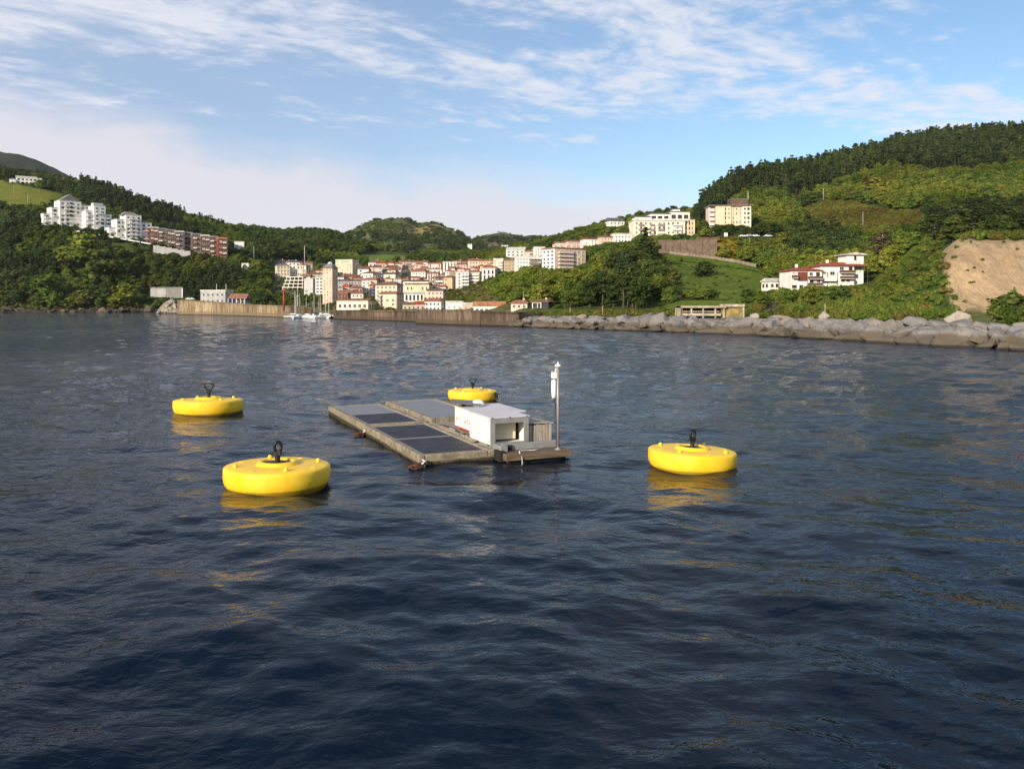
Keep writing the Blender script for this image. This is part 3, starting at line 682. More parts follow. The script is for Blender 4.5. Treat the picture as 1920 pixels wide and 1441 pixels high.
# bank of rubble under the boulders
cols_ = np.arange(940, 2500, 8.0); b = MB(); prev = None
prof_ = [(-4, -1.5), (-.5, -.35), (1.0, .35), (3.0, 1.0), (6.0, 1.75), (8.5, 2.0), (13, 1.7)]
vv_, ff_ = [], []
for i, cx_ in enumerate(cols_):
    Yb = bwY(cx_) + 1.2
    for dd_, z in prof_: vv_.append(((cx_ - CX) / F * (Yb + dd_), Yb + dd_, z))
n_ = len(prof_)
for i in range(len(cols_) - 1):
    for k in range(n_ - 1): ff_.append((i * n_ + k, (i + 1) * n_ + k, (i + 1) * n_ + k + 1, i * n_ + k + 1))
b.add(vv_, ff_); o = b.build('breakwater_bank', rock_material('rubble_core', (.10, .09, .08), (.08, .065, .05), 1.0)); tag(o, None, None, kind='structure')
RB = random.Random(11)
TOPX = [930, 1000, 1060, 1100, 1160, 1200, 1250, 1300, 1400, 1470, 1520, 1600, 1660, 1720, 1760, 1860, 1920, 2300]
TOPR = [604, 598, 592, 591, 591, 587, 588, 592, 596, 597, 592, 598, 603, 606, 604, 607, 608, 620]
def boulder(me, col, Y, z, sx_, rot, label, grp):
    o_ = link('boulder', me, None, ((col - CX) / F * Y, Y, z), rot, sx_); tag(o_, label, 'boulder', grp); return o_
c_ = 962.0
count = 0
while c_ < 2010:
    Yb = bwY(c_)
    toprow = float(np.interp(c_, TOPX, TOPR)); 
    tiers = [(0.6, .10), (2.3, .70), (4.2, 1.2), (6.0, 1.6), (7.8, None)]
    for ti, (dd_, zc_) in enumerate(tiers):
        col = c_ + RB.uniform(-.5, .5) * 1.5 / (Yb / F) * .6
        Y = Yb + dd_ + RB.uniform(-.5, .5)
        size = RB.uniform(.85, 1.6) * (1.16 if c_ > 1450 else (.95 if c_ > 1130 else .78))
        if ti == 0: size *= 1.12
        if zc_ is None:
            ztop = H + (HZ - toprow - RB.uniform(-3, 5)) / F * Y; z = ztop - size * .72
        else:
            z = zc_ + RB.uniform(-.18, .18)
            size = min(size, (2.6 if c_ > 1130 else 2.3) - z * .5)
        boulder(RB.choice(ROCKS), col, Y, z, (size * RB.uniform(.95, 1.4), size, size * RB.uniform(.72, .95)), (RB.uniform(-.35, .35), RB.uniform(-.3, .3), RB.uniform(0, 6.28)),
                'grey limestone boulder in the rubble breakwater below the green hillside', 'grey boulders of the breakwater')
        count += 1
    c_ += (1.7 if c_ > 1130 else 1.5) / (Yb / F) * RB.uniform(.95, 1.25)
boulder(ROCKP[0], 1796, bwY(1796) + 8.5, 2.25, (1.75, 1.5, 1.5), (0.2, .3, .6), 'large pale boulder standing highest on the breakwater below the bare cliff', None)
boulder(ROCKP[1], 1545, bwY(1545) + 8.4, 2.55, (1.0, .8, .8), (0.2, -.5, 1.6), 'small pale boulder on the breakwater beside a white post', None)
boulder(ROCKO, 1466, bwY(1466) + 7.2, 2.1, (1.45, 1.0, .8), (0, .1, .4), 'ochre tinted flat boulder on the breakwater crest', None)
boulder(ROCKP[1], 1414, bwY(1414) + 8.2, 2.3, (1.0, .9, .75), (0.4, .1, 2.4), 'pale rough boulder on the breakwater beside the sea terrace', None)
boulder(ROCKP[0], 1752, bwY(1752) + 7.2, 1.95, (1.3, .7, .35), (0, .1, .3), 'flat pale slab of rock lying on the breakwater', None)

# ------------------------------------------------------------------ harbour walls
def wall_material(name, base, dark, zt):
    m = bpy.data.materials.new(name); m.use_nodes = True; t = m.node_tree; t.nodes.clear(); N = NT(t)
    P = N.n('ShaderNodeNewGeometry').outputs['Position']; z = N.n('ShaderNodeSeparateXYZ', ins={0: P}).outputs[2]
    n1 = N.noise(N.map(P, scale=(1, 1, .25)), .6, 6, .7); n2 = N.noise(P, 1.4, 6, .7)
    rnd = N.n('ShaderNodeObjectInfo').outputs['Random']
    col = N.mix(N.ss(n1, .40, .60), c4([min(1, v * 1.12) for v in base]), c4([v * .8 for v in dark]))
    col = N.n('ShaderNodeVectorMath', operation='SCALE', ins={0: col, 'Scale': N.ss(rnd, 0, 1, .78, 1.25)}).outputs[0]
    col = N.mix(N.ss(n2, .55, .75, 0, .5), col, c4([min(1, v * 1.5) for v in base]))
    col = N.mix(N.ss(N.m('ADD', z, N.m('MULTIPLY', N.m('SUBTRACT', n2, .5), .7)), zt + .2, zt - .25, 0, .75), col, c4([v * .62 for v in base]))
    col = N.mix(N.ss(z, .35, .12, 0, .85), col, (.03, .025, .02, 1))
    bp = N.n('ShaderNodeBump', ins={'Height': N.m('ADD', n1, n2), 'Strength': .5, 'Distance': .2})
    b = N.n('ShaderNodeBsdfPrincipled', ins={'Base Color': col, 'Roughness': .95, 'Specular IOR Level': .1, 'Normal': bp})
    N.n('ShaderNodeOutputMaterial', ins={0: b}); return m
M_WALLA = wall_material('tan_masonry', (.29, .225, .145), (.20, .148, .092), 1.5)
M_WALLB = wall_material('brown_masonry', (.135, .102, .078), (.085, .063, .048), 1.1)
def sea_wall(pts, m_, label, thick=6, n=6):
    """pts: (column, waterline row, top row)"""
    e = empty('harbour_wall', at(pts[0][0], HZ + H * F / waterY(pts[0][1]), waterY(pts[0][1]))); tag(e, label, 'sea wall')
    W0 = e.location.copy(); P = []
    for c_, r_, t_ in pts:
        Y = waterY(r_); P.append(Vector(((c_ - CX) / F * Y, Y, H + (HZ - t_) / F * Y)))
    rr = random.Random(len(label))
    for a, b_ in zip(P[:-1], P[1:]):
        k = max(1, round((b_ - a).length / 14))
        for i in range(k):
            p, q_ = a.lerp(b_, i / k), a.lerp(b_, (i + 1) / k)
            d_ = (q_ - p); d2 = Vector((d_.x, d_.y, 0)).normalized(); nrm = Vector((-d2.y, d2.x, 0))
            if nrm.y < 0: nrm = -nrm
            j = .06; p2, q2 = p + d2 * j, q_ - d2 * j; jo = nrm * rr.uniform(0, .15)
            bb = MB(); zt1, zt2 = p.z + rr.uniform(-.06, .06), q_.z + rr.uniform(-.06, .06)
            F_ = [p2 + jo, q2 + jo, q2 + nrm * thick, p2 + nrm * thick]
            vs_ = [Vector((v.x, v.y, -1.5)) - W0 for v in F_] + [Vector((v.x, v.y, z)) - W0 for v, z in zip(F_, (zt1, zt2, zt2, zt1))]
            bb.add(vs_, [(0, 3, 2, 1), (4, 5, 6, 7), (0, 1, 5, 4), (1, 2, 6, 5), (2, 3, 7, 6), (3, 0, 4, 7)])
            bb.build('wall_section', m_, e)
            # coping course, slightly proud
            cp = MB(); C_ = [p2 - nrm * .15, q2 - nrm * .15, q2 + nrm * (thick * .4), p2 + nrm * (thick * .4)]
            vs_ = [Vector((v.x, v.y, z + .004)) - W0 for v, z in zip(C_, (zt1, zt2, zt2, zt1))] + [Vector((v.x, v.y, z + .30)) - W0 for v, z in zip(C_, (zt1, zt2, zt2, zt1))]
            cp.add(vs_, [(0, 3, 2, 1), (4, 5, 6, 7), (0, 1, 5, 4), (1, 2, 6, 5), (2, 3, 7, 6), (3, 0, 4, 7)]); cp.build('coping_stone', m_, e)
    return e
sea_wall([(332, 589.5, 563), (400, 590.5, 567.5), (480, 593, 573), (543, 596, 576)], M_WALLA, 'sunlit tan harbour wall with the red pole at its end', 8)
sea_wall([(624, 598, 582.5), (700, 600.5, 583.5), (782, 603.5, 585)], M_WALLB, 'long low brown quay wall in front of the town houses', 10)
sea_wall([(779, 606.5, 582), (830, 608.5, 583.5), (900, 610.5, 585.5), (972, 612, 588.5)], M_WALLB, 'darker projecting pier end joined to the boulder breakwater', 8)

# ------------------------------------------------------------------ buildings
RECTS = []        # (col0, col1, top row, base row, distance, depth): keeps trees from growing through or in front of what stands here
CLR = {'white': (.79, .77, .72), 'cool': (.66, .68, .70), 'cream': (.68, .57, .40), 'ivory': (.74, .67, .54), 'peach': (.68, .54, .41), 'pink': (.66, .51, .44), 'orange': (.58, .40, .25), 'brick': (.17, .062, .045),
       'brown': (.135, .085, .068), 'grey': (.36, .36, .36), 'beige': (.50, .43, .33), 'olive': (.30, .28, .18), 'rose': (.56, .39, .34), 'dgrey': (.14, .14, .15), 'lgrey': (.46, .47, .48), 'navy': (.03, .05, .10), 'concrete': (.22, .215, .205), 'tower': (.66, .47, .36), 'tan': (.42, .33, .22)}
ROOFC = {'terra': (.24, .115, .082), 'red': (.27, .075, .05), 'brownr': (.17, .095, .07), 'greyr': (.20, .19, .19), 'slate': (.11, .11, .12), 'orange_r': (.36, .16, .085), 'pale': (.50, .47, .43)}
def wallmat(c_): return mat('plaster_' + c_, CLR[c_], rough=.92, spec=.1, var=.12, vscale=.35, dark=tuple(v * .55 for v in CLR[c_]), dscale=.22, damt=.35)
def roofmat(c_): return mat('roof_' + c_, ROOFC[c_], rough=.9, spec=.1, var=.3, vscale=.9, bump=.5, bscale=3)
M_GLASS = mat('window_glass', (.030, .034, .040), rough=.18, spec=.5, var=.5, vscale=.2)
M_FRW = mat('window_frame_white', (.62, .60, .56), rough=.7); M_FRB = mat('window_frame_brown', (.12, .07, .05), rough=.7)
M_SHUT = mat('shutter_brown', (.16, .10, .07), rough=.8, var=.3, vscale=.3); M_BLIND = mat('pale_blind', (.50, .46, .40), rough=.8, var=.2, vscale=.3)
M_RAIL = mat('balcony_rail', (.20, .20, .21), rough=.6)
def window_mesh(fr, pane):
    b = MB(); t = .085
    for (x0, x1, z0, z1) in ((-.5, .5, .5 - t, .5), (-.5, .5, -.5, -.5 + t), (-.5, -.5 + t, -.5 + t, .5 - t), (.5 - t, .5, -.5 + t, .5 - t)): b.box(x0, x1, -.12, .05, z0, z1, 0)
    b.box(-.5 + t, .5 - t, -.03, .05, -.5 + t, .5 - t, 1); b.box(-.02, .02, -.07, -.031, -.5 + t, .5 - t, 0)
    b.box(-.56, .56, -.22, .05, -.57, -.505, 0)
    return b.mesh('window', [fr, pane])
WM = {'w': window_mesh(M_FRW, M_GLASS), 'b': window_mesh(M_FRB, M_GLASS), 's': window_mesh(M_FRW, M_SHUT), 'p': window_mesh(M_FRW, M_BLIND)}
def balcony_mesh(pm):
    b = MB(); b.box(-.5, .5, -1.1, .02, -.12, 0, 0); b.box(-.5, .5, -1.1, -1.0, .002, .95, 1); b.box(-.5, -.47, -1.0, .02, .002, .95, 1); b.box(.47, .5, -1.0, .02, .002, .95, 1)
    return b.mesh('balcony', [wallmat('white'), pm])
BAL = {'white': balcony_mesh(wallmat('white')), 'rail': balcony_mesh(M_RAIL), 'brown': balcony_mesh(wallmat('brown')), 'pink': balcony_mesh(wallmat('pink'))}

class Bld:
    """a building: Empty at its base with parts; local x along the front, y away from the viewer, z up, in photo pixels scaled to metres"""
    def __init__(s, name, label, x0, x1, base, Y=None, yaw=0, cat='building', group=None, top=None, depth=10, lo=150):
        s.Y = Y or solveY((x0 + x1) / 2, base, lo); s.s = s.Y / F
        s.w = (x1 - x0) * s.s
        s.base = H + (HZ - base) / F * s.Y
        s.e = empty(name, (((x0 + x1) / 2 - CX) / F * s.Y, s.Y, s.base), R(yaw))
        tag(s.e, label, cat, group); s.yaw = yaw
        if top is not None: RECTS.append((x0, x1, top, base, s.Y, depth)); s.h = (base - top) * s.s
    def box(s, nm, x0, x1, y0, y1, z0, z1, m_, parent=None):
        return MB().box(x0, x1, y0, y1, z0, z1).build(nm, m_, parent or s.e)
    def hip(s, nm, x0, x1, y0, y1, z, h, m_, ov=.5, ridge_=.35, parent=None):
        b = MB(); x0 -= ov; x1 += ov; y0 -= ov; y1 += ov; lx, ly = x1 - x0, y1 - y0
        th = .18
        if lx >= ly: r0, r1 = (x0 + min(lx * .5 - .01, ly * .5 * (1 - ridge_) + ly * .0), (y0 + y1) / 2), (x1 - min(lx * .5 - .01, ly * .5 * (1 - ridge_)), (y0 + y1) / 2)
        else: r0, r1 = ((x0 + x1) / 2, y0 + lx * .5 * (1 - ridge_)), ((x0 + x1) / 2, y1 - lx * .5 * (1 - ridge_))
        P = [(x0, y0, z), (x1, y0, z), (x1, y1, z), (x0, y1, z), (x0, y0, z + th), (x1, y0, z + th), (x1, y1, z + th), (x0, y1, z + th), (r0[0], r0[1], z + h), (r1[0], r1[1], z + h)]
        fs = [(0, 3, 2, 1), (0, 1, 5, 4), (1, 2, 6, 5), (2, 3, 7, 6), (3, 0, 4, 7)]
        fs += [(4, 5, 9, 8), (5, 6, 9), (6, 7, 8, 9), (7, 4, 8)] if lx >= ly else [(4, 5, 8), (5, 6, 9, 8), (6, 7, 9), (7, 4, 8, 9)]
        return b.add(P, fs).build(nm, m_, parent or s.e)
    def gable(s, nm, x0, x1, y0, y1, z, h, m_, ov=.4, axis='x'):
        b = MB(); x0 -= ov; x1 += ov; y0 -= ov; y1 += ov; th = .2
        if axis == 'x':
            ym = (y0 + y1) / 2
            P = [(x0, y0, z), (x1, y0, z), (x1, y1, z), (x0, y1, z), (x0, y0, z + th), (x1, y0, z + th), (x1, y1, z + th), (x0, y1, z + th), (x0, ym, z + h), (x1, ym, z + h)]
            fs = [(0, 3, 2, 1), (0, 1, 5, 4), (4, 5, 9, 8), (6, 7, 8, 9), (2, 3, 7, 6), (1, 2, 6, 9, 5), (3, 0, 4, 8, 7)]
        else:
            xm = (x0 + x1) / 2
            P = [(x0, y0, z), (x1, y0, z), (x1, y1, z), (x0, y1, z), (x0, y0, z + th), (x1, y0, z + th), (x1, y1, z + th), (x0, y1, z + th), (xm, y0, z + h), (xm, y1, z + h)]
            fs = [(0, 3, 2, 1), (0, 1, 5, 8, 4), (1, 2, 6, 5), (2, 3, 7, 9, 6), (3, 0, 4, 7), (5, 6, 9, 8), (7, 4, 8, 9)]
        return b.add(P, fs).build(nm, m_, s.e)
    def flat(s, nm, x0, x1, y0, y1, z, m_, par=.5, ov=.15):
        b = MB(); b.box(x0 - ov, x1 + ov, y0 - ov, y1 + ov, z + .003, z + .25)
        if par:
            for q in ((x0 - ov, x1 + ov, y0 - ov, y0 + .15), (x0 - ov, x1 + ov, y1 - .15, y1 + ov), (x0 - ov, x0 + .15, y0 + .15, y1 - .15), (x1 - .15, x1 + ov, y0 + .15, y1 - .15)): b.box(*q, z + .25, z + .25 + par)
        return b.build(nm, m_, s.e)
    def win(s, face, pos, a, z, w, h, kind='w', parent=None):
        if face == 'f': loc, rz = (a, pos, z), 0
        elif face == 'l': loc, rz = (pos, a, z), -math.pi / 2
        else: loc, rz = (pos, a, z), math.pi / 2
        return link('window', WM[kind], parent or s.e, loc, (0, 0, rz), (w, 1, h))
    def grid(s, face, pos, a0, a1, z0, z1, na, nz, kinds='w', wf=.42, hf=.52, skip=0, seed=1):
        r_ = random.Random(seed + int(abs(pos * 10)))
        for j in range(nz):
            for i in range(na):
                if r_.random() < skip: continue
                da, dz_ = (a1 - a0) / na, (z1 - z0) / nz
                s.win(face, pos, a0 + da * (i + .5), z0 + dz_ * (j + .5), min(da * wf, 2.6), min(dz_ * hf, 2.2), r_.choice(kinds))
    def balc(s, face, pos, a, z, w, kind='white', dep=1.0):
        if face == 'f': loc, rz = (a, pos, z), 0
        elif face == 'l': loc, rz = (pos, a, z), -math.pi / 2
        else: loc, rz = (pos, a, z), math.pi / 2
        return link('balcony', BAL[kind], s.e, loc, (0, 0, rz), (w, dep, min(1.0, .9)))

def house(name, label, x0, x1, top, base, yaw=0, floors=3, bays=4, wall='white', roof='hip', rcol='terra', kinds='w', dr=.75, rh=.2, side=2, balc=None, Y=None, lo=250, group='town houses on the slope', cat='house', wf=.42, hf=.52, chim=False, skip=.06, plinth=None, base_drop=8):
    Yn = Y or solveY((x0 + x1) / 2, base, lo); s_ = Yn / F; tot = (x1 - x0) * s_; ps = abs(R(yaw))
    w = tot / (math.cos(ps) + dr * math.sin(ps)); dep = max(w * dr, 4.0)
    hgt = (base - top) * s_; zb = H + (HZ - base) / F * Yn
    off = (w * math.sin(ps) + dep * math.cos(ps)) / 2
    b = Bld.__new__(Bld); b.Y = Yn; b.s = s_; b.yaw = yaw
    Yc = Yn + off; b.e = empty(name, (((x0 + x1) / 2 - CX) / F * Yn, Yc, zb), R(yaw)); tag(b.e, label, cat, group)
    RECTS.append((x0, x1, top, base, Yn, dep + 3))
    rhh = hgt * rh if roof != 'flat' else .75; eave = hgt - rhh
    X0, X1, Y0, Y1 = -w / 2, w / 2, -dep / 2, dep / 2
    b.box('wall', X0, X1, Y0, Y1, -base_drop, eave, wallmat(wall))
    if plinth: b.box('ground_floor', X0 - .08, X1 + .08, Y0 - .08, Y1 + .08, -base_drop, eave / floors * .92, wallmat(plinth))
    if roof == 'hip': rf = b.hip('roof', X0, X1, Y0, Y1, eave + .004, rhh, roofmat(rcol))
    elif roof == 'gable': rf = b.gable('roof', X0, X1, Y0, Y1, eave + .004, rhh, roofmat(rcol))
    elif roof == 'gabley': rf = b.gable('roof', X0, X1, Y0, Y1, eave + .004, rhh, roofmat(rcol), axis='y')
    else: rf = b.flat('roof', X0, X1, Y0, Y1, eave, roofmat(rcol))
    if chim or (group and (int(x0 * 7 + base)) % 2 and roof != 'flat'): MB().box(-.32, .32, -.28, .28, -1, .55).build('chimney', wallmat('beige'), rf, loc=(w * .2, 0, eave + rhh))
    if roof == 'flat' and chim: pass
    seed = int(x0 * 7 + base)
    z1 = eave - .15
    if bays: b.grid('f', Y0, X0 + w * .03, X1 - w * .03, 0, z1, bays, floors, kinds, wf, hf, skip, seed)
    if side:
        if yaw > 3: b.grid('l', X0, Y0 + dep * .05, Y1 - dep * .05, 0, z1, side, floors, kinds, wf, hf, .1, seed + 1)
        elif yaw < -3: b.grid('r', X1, Y0 + dep * .05, Y1 - dep * .05, 0, z1, side, floors, kinds, wf, hf, .1, seed + 1)
    if balc is None and group and floors >= 3 and seed % 3 == 0: balc = (('white', 'rail', 'brown')[seed % 7 % 3], .08 + .4 * (seed % 2), .5 + .42 * (seed % 2))
    if balc:
        kind, i0, i1 = balc
        for fl in range(1, floors): b.balc('f', Y0, X0 + w * (i0 + i1) / 2, z1 * fl / floors, w * (i1 - i0), kind)
    b.w, b.dep, b.eave, b.h = w, dep, eave, hgt
    return b

# --- the town, one row of the table per house: x0, x1, top, base, options, label
TOWN = [
 (511, 541, 494, 523, dict(yaw=24, floors=4, bays=4, wall='cream', roof='hip', rcol='greyr', rh=.12), 'cream block of flats with a grey roof at the edge of the dark wood'),
 (535, 560, 487, 520, dict(yaw=20, floors=5, bays=3, wall='white', roof='hip', rcol='slate', rh=.14), 'tall white block of flats just behind the cream block with grey roof'),
 (556, 579, 496, 523, dict(yaw=-22, floors=4, bays=5, wall='ivory', roof='flat', rcol='brownr', kinds='sb', wf=.55, hf=.8), 'ivory flats with brown vertical window bands beneath the tall pole'),
 (569, 590, 522, 555, dict(yaw=-14, floors=5, bays=2, wall='lgrey', roof='flat', rcol='pale', kinds='wp', wf=.8, hf=.4), 'pale grey flats with long strip windows left of the pink tower'),
 (589, 605, 515, 556, dict(yaw=12, floors=6, bays=2, wall='white', roof='gable', rcol='pale', wf=.7, hf=.45, rh=.1), 'narrow white flats with dark strip windows touching the pink tower'),
 (627, 668, 486, 514, dict(yaw=-16, floors=5, bays=6, wall='cream', roof='flat', rcol='pale', kinds='wp'), 'long cream slab block standing highest behind the pink tower'),
 (629, 676, 523, 548, dict(yaw=6, floors=3, bays=7, wall='grey', roof='gable', rcol='brownr', rh=.14, balc=('rail', .3, .6)), 'grey flats under a brown roof, right behind the pink tower'),
 (673, 712, 508, 530, dict(yaw=-35, floors=2, bays=3, wall='white', roof='hip', rcol='brownr', rh=.2), 'white corner house with a brown hipped roof above the grey flats'),
 (629, 667, 543, 563, dict(yaw=-8, floors=2, bays=5, wall='brick', roof='gable', rcol='terra', rh=.4), 'low brick house with a terracotta roof behind the white quay shed'),
 (630, 694, 559, 583, dict(yaw=-5, floors=1, bays=6, wall='ivory', roof='gable', rcol='terra', rh=.18, wf=.6, hf=.35, Y=335), 'long ivory shed with a low red roof on the quay'),
 (676, 694, 525, 550, dict(yaw=10, floors=4, bays=2, wall='white', roof='flat', rcol='pale'), 'narrow white house left of the brick red gable house'),
 (691, 707, 530, 560, dict(yaw=-10, floors=4, bays=2, wall='rose', roof='gabley', rcol='terra', rh=.2), 'narrow brick red gable house beside the orange house'),
 (694, 716, 496, 521, dict(yaw=12, floors=3, bays=3, wall='pink', roof='hip', rcol='brownr', rh=.2), 'small pink house at the upper left edge of the town below the meadow'),
 (716, 752, 496, 516, dict(yaw=10, floors=2, bays=4, wall='white', roof='hip', rcol='brownr', rh=.32), 'white house with a broad brown roof just below the meadow'),
 (718, 747, 510, 535, dict(yaw=-18, floors=3, bays=3, wall='ivory', roof='hip', rcol='brownr', rh=.16, skip=.5), 'ivory house with few windows above the wide brown roof'),
 (702, 752, 527, 566, dict(yaw=-14, floors=4, bays=5, wall='peach', roof='hip', rcol='brownr', rh=.18, lo=300), 'broad peach house with a wide brown roof behind the blank peach front'),
 (707, 752, 546, 582, dict(yaw=-28, floors=4, bays=3, wall='peach', roof='hip', rcol='terra', rh=.13, skip=.45, balc=('rail', .05, .2), dr=.45, Y=338), 'peach house with a nearly blank front and red eaves on the quay'),
 (751, 802, 524, 553, dict(yaw=8, floors=3, bays=6, wall='white', roof='gable', rcol='brownr', rh=.12, skip=.3), 'long white house with a brown eave in the middle of the town'),
 (759, 808, 531, 560, dict(yaw=-6, floors=2, bays=6, wall='cream', roof='flat', rcol='brownr', skip=.5), 'long cream house with a dark flat eave above the white arcade house'),
 (755, 795, 547, 576, dict(yaw=5, floors=2, bays=5, wall='white', roof='gable', rcol='pale', rh=.12, kinds='b', wf=.5, hf=.75, Y=352), 'white house with tall dark windows near the quay'),
 (770, 802, 502, 528, dict(yaw=-12, floors=3, bays=4, wall='ivory', roof='hip', rcol='terra', rh=.28), 'ivory house under a bright red hipped roof in mid town'),
 (801, 823, 509, 543, dict(yaw=-5, floors=4, bays=4, wall='ivory', roof='gable', rcol='terra', rh=.12, kinds='b', wf=.4, hf=.85), 'ivory house with dark vertical window stripes beside the red hipped roof'),
 (816, 834, 517, 543, dict(yaw=-4, floors=3, bays=2, wall='brown', roof='gable', rcol='brownr', rh=.14, balc=('white', .1, .9)), 'narrow brown house with white balconies beside the orange corner house'),
 (831, 855, 516, 545, dict(yaw=-30, floors=3, bays=2, wall='orange', roof='hip', rcol='brownr', rh=.14, skip=.4), 'orange corner house at the top of the terraced garden'),
 (842, 856, 507, 524, dict(yaw=0, floors=2, bays=2, wall='olive', roof='flat', rcol='greyr', skip=.6), 'small olive house directly above the orange corner house'),
 (853, 879, 508, 541, dict(yaw=14, floors=5, bays=3, wall='cool', roof='flat', rcol='pale', balc=('white', .35, .95)), 'white flats with stacked balconies right of the orange corner house'),
 (875, 902, 506, 532, dict(yaw=-8, floors=4, bays=3, wall='pink', roof='hip', rcol='terra', rh=.14, balc=('white', .05, .95)), 'pink flats with full white balconies near the headland bushes'),
 (745, 775, 487, 506, dict(yaw=8, floors=3, bays=4, wall='rose', roof='gable', rcol='brownr', rh=.2), 'rose coloured terrace house under the dark wood, left of the row'),
 (772, 804, 488, 507, dict(yaw=-6, floors=3, bays=4, wall='white', roof='gable', rcol='terra', rh=.24), 'white terrace house with terracotta roof in the top row'),
 (803, 830, 491, 515, dict(yaw=-10, floors=4, bays=4, wall='pink', roof='gable', rcol='terra', rh=.14, kinds='b', wf=.35, hf=.8), 'pink striped flats in the top row of the town'),
 (828, 856, 490, 514, dict(yaw=10, floors=4, bays=4, wall='white', roof='flat', rcol='pale', kinds='b', wf=.35, hf=.85), 'white striped flats in the top row of the town'),
 (855, 878, 492, 512, dict(yaw=-10, floors=3, bays=3, wall='rose', roof='gable', rcol='brownr', rh=.2), 'rose house with brown roof between the white striped flats and the pink flats'),
 (876, 902, 484, 509, dict(yaw=10, floors=3, bays=4, wall='peach', roof='gable', rcol='terra', rh=.2), 'peach terrace house with red roof above the pink balcony flats'),
 (899, 928, 486, 512, dict(yaw=-12, floors=4, bays=4, wall='orange', roof='gable', rcol='terra', rh=.12), 'orange brick flats above the white cube house'),
 (902, 928, 502, 524, dict(yaw=6, floors=2, bays=3, wall='white', roof='flat', rcol='pale', kinds='b', wf=.4, hf=.7), 'white cube house at the edge of the headland bushes'),
 (925, 947, 484, 514, dict(yaw=-14, floors=5, bays=3, wall='cream', roof='flat', rcol='pale', balc=('white', .5, .95)), 'cream flats with balconies left of the tan flats'),
 (945, 968, 485, 512, dict(yaw=-10, floors=4, bays=3, wall='tan', roof='gable', rcol='terra', rh=.12), 'tan flats beside the long white block'),
 (965, 1020, 479, 502, dict(yaw=6, floors=3, bays=9, wall='white', roof='flat', rcol='pale', dr=.35), 'long white block of flats above the light green bushes'),
 (755, 780, 566, 582, dict(yaw=0, floors=1, bays=3, wall='beige', roof='gable', rcol='brownr', rh=.3, Y=335), 'low beige quay house with a brown roof'),
 (779, 797, 564, 582, dict(yaw=0, floors=1, bays=2, wall='rose', roof='gable', rcol='red', rh=.35, Y=330), 'small red roofed quay house with a rose front'),
 (795, 834, 558, 583, dict(yaw=-18, floors=2, bays=4, wall='white', roof='hip', rcol='terra', rh=.28, wf=.55, hf=.6, Y=328), 'white quay house with a pyramid red roof and glazed side'),
 (834, 868, 564, 583, dict(yaw=4, floors=1, bays=3, wall='white', roof='flat', rcol='pale', wf=.2, hf=.3, Y=325), 'plain white flat roofed building on the quay'),
 (867, 889, 567, 584, dict(yaw=0, floors=1, bays=2, wall='beige', roof='flat', rcol='pale', wf=.2, hf=.3, Y=318), 'plain beige flat roofed building on the quay'),
 (888, 948, 565, 586, dict(yaw=-6, floors=1, bays=6, wall='white', roof='gable', rcol='orange_r', rh=.42, wf=.75, hf=.3, Y=300, dr=.4), 'long white quay building with an orange tiled roof'),
 (958, 995, 562, 588, dict(yaw=-16, floors=2, bays=3, wall='pink', roof='hip', rcol='terra', rh=.26, Y=262, kinds='w', wf=.5, hf=.6, chim=True), 'pink house with a red roof at the foot of the bushes'),
 (949, 988, 462, 486, dict(yaw=-10, floors=3, bays=4, wall='white', roof='gable', rcol='pale', rh=.3, kinds='b', lo=360), 'bright white villa with stepped roof high behind the long white block'),
 (1060, 1092, 449, 468, dict(yaw=12, floors=3, bays=5, wall='pink', roof='gable', rcol='terra', rh=.2, lo=360), 'pink terrace house behind the big peach block'),
 (1090, 1127, 445, 462, dict(yaw=12, floors=3, bays=5, wall='white', roof='gable', rcol='terra', rh=.2, lo=360), 'white terrace house uphill of the pink terrace house'),
 (1137, 1172, 407, 428, dict(yaw=14, floors=2, bays=4, wall='white', roof='gable', rcol='slate', rh=.35, lo=360), 'white villa with a dark roof among bushes below the skyline'),
 (435, 456, 452, 467, dict(yaw=18, floors=1, bays=2, wall='white', roof='flat', rcol='pale', skip=.6, base_drop=4), 'small white cube house in the wood right of the brick terrace'),
 (452, 468, 493, 506, dict(yaw=-10, floors=1, bays=2, wall='ivory', roof='flat', rcol='pale', base_drop=4), 'small ivory house at the road bend left of the town'),
 (1000, 1022, 462, 486, dict(yaw=8, floors=4, bays=4, wall='white', roof='flat', rcol='pale', lo=360), 'white flats rising left of the large white and peach block'),
 (985, 1004, 468, 488, dict(yaw=-8, floors=3, bays=3, wall='ivory', roof='gable', rcol='terra', rh=.2, lo=360), 'ivory flats right beside the bright white villa'),
 (1040, 1066, 452, 470, dict(yaw=10, floors=3, bays=4, wall='white', roof='gable', rcol='terra', rh=.2, lo=360), 'white house with a red roof behind the flat peach roof'),
 (1122, 1150, 441, 456, dict(yaw=12, floors=2, bays=4, wall='peach', roof='gable', rcol='terra', rh=.25, lo=360), 'low peach terrace house at the upper end of the hillside row'),
 (1148, 1184, 437, 455, dict(yaw=8, floors=2, bays=5, wall='white', roof='flat', rcol='pale', lo=360), 'low white house left of the long cream apartment block'),
 (912, 934, 498, 520, dict(yaw=-12, floors=3, bays=3, wall='ivory', roof='hip', rcol='terra', rh=.2), 'ivory house with a red hipped roof above the headland bushes'),
 (655, 680, 545, 566, dict(yaw=12, floors=2, bays=3, wall='white', roof='gable', rcol='terra', rh=.25), 'white house with a terracotta roof behind the long ivory shed'),
 (800, 834, 541, 562, dict(yaw=-8, floors=2, bays=4, wall='pink', roof='gable', rcol='brownr', rh=.2), 'pink house below the brown balcony house at the garden edge'),
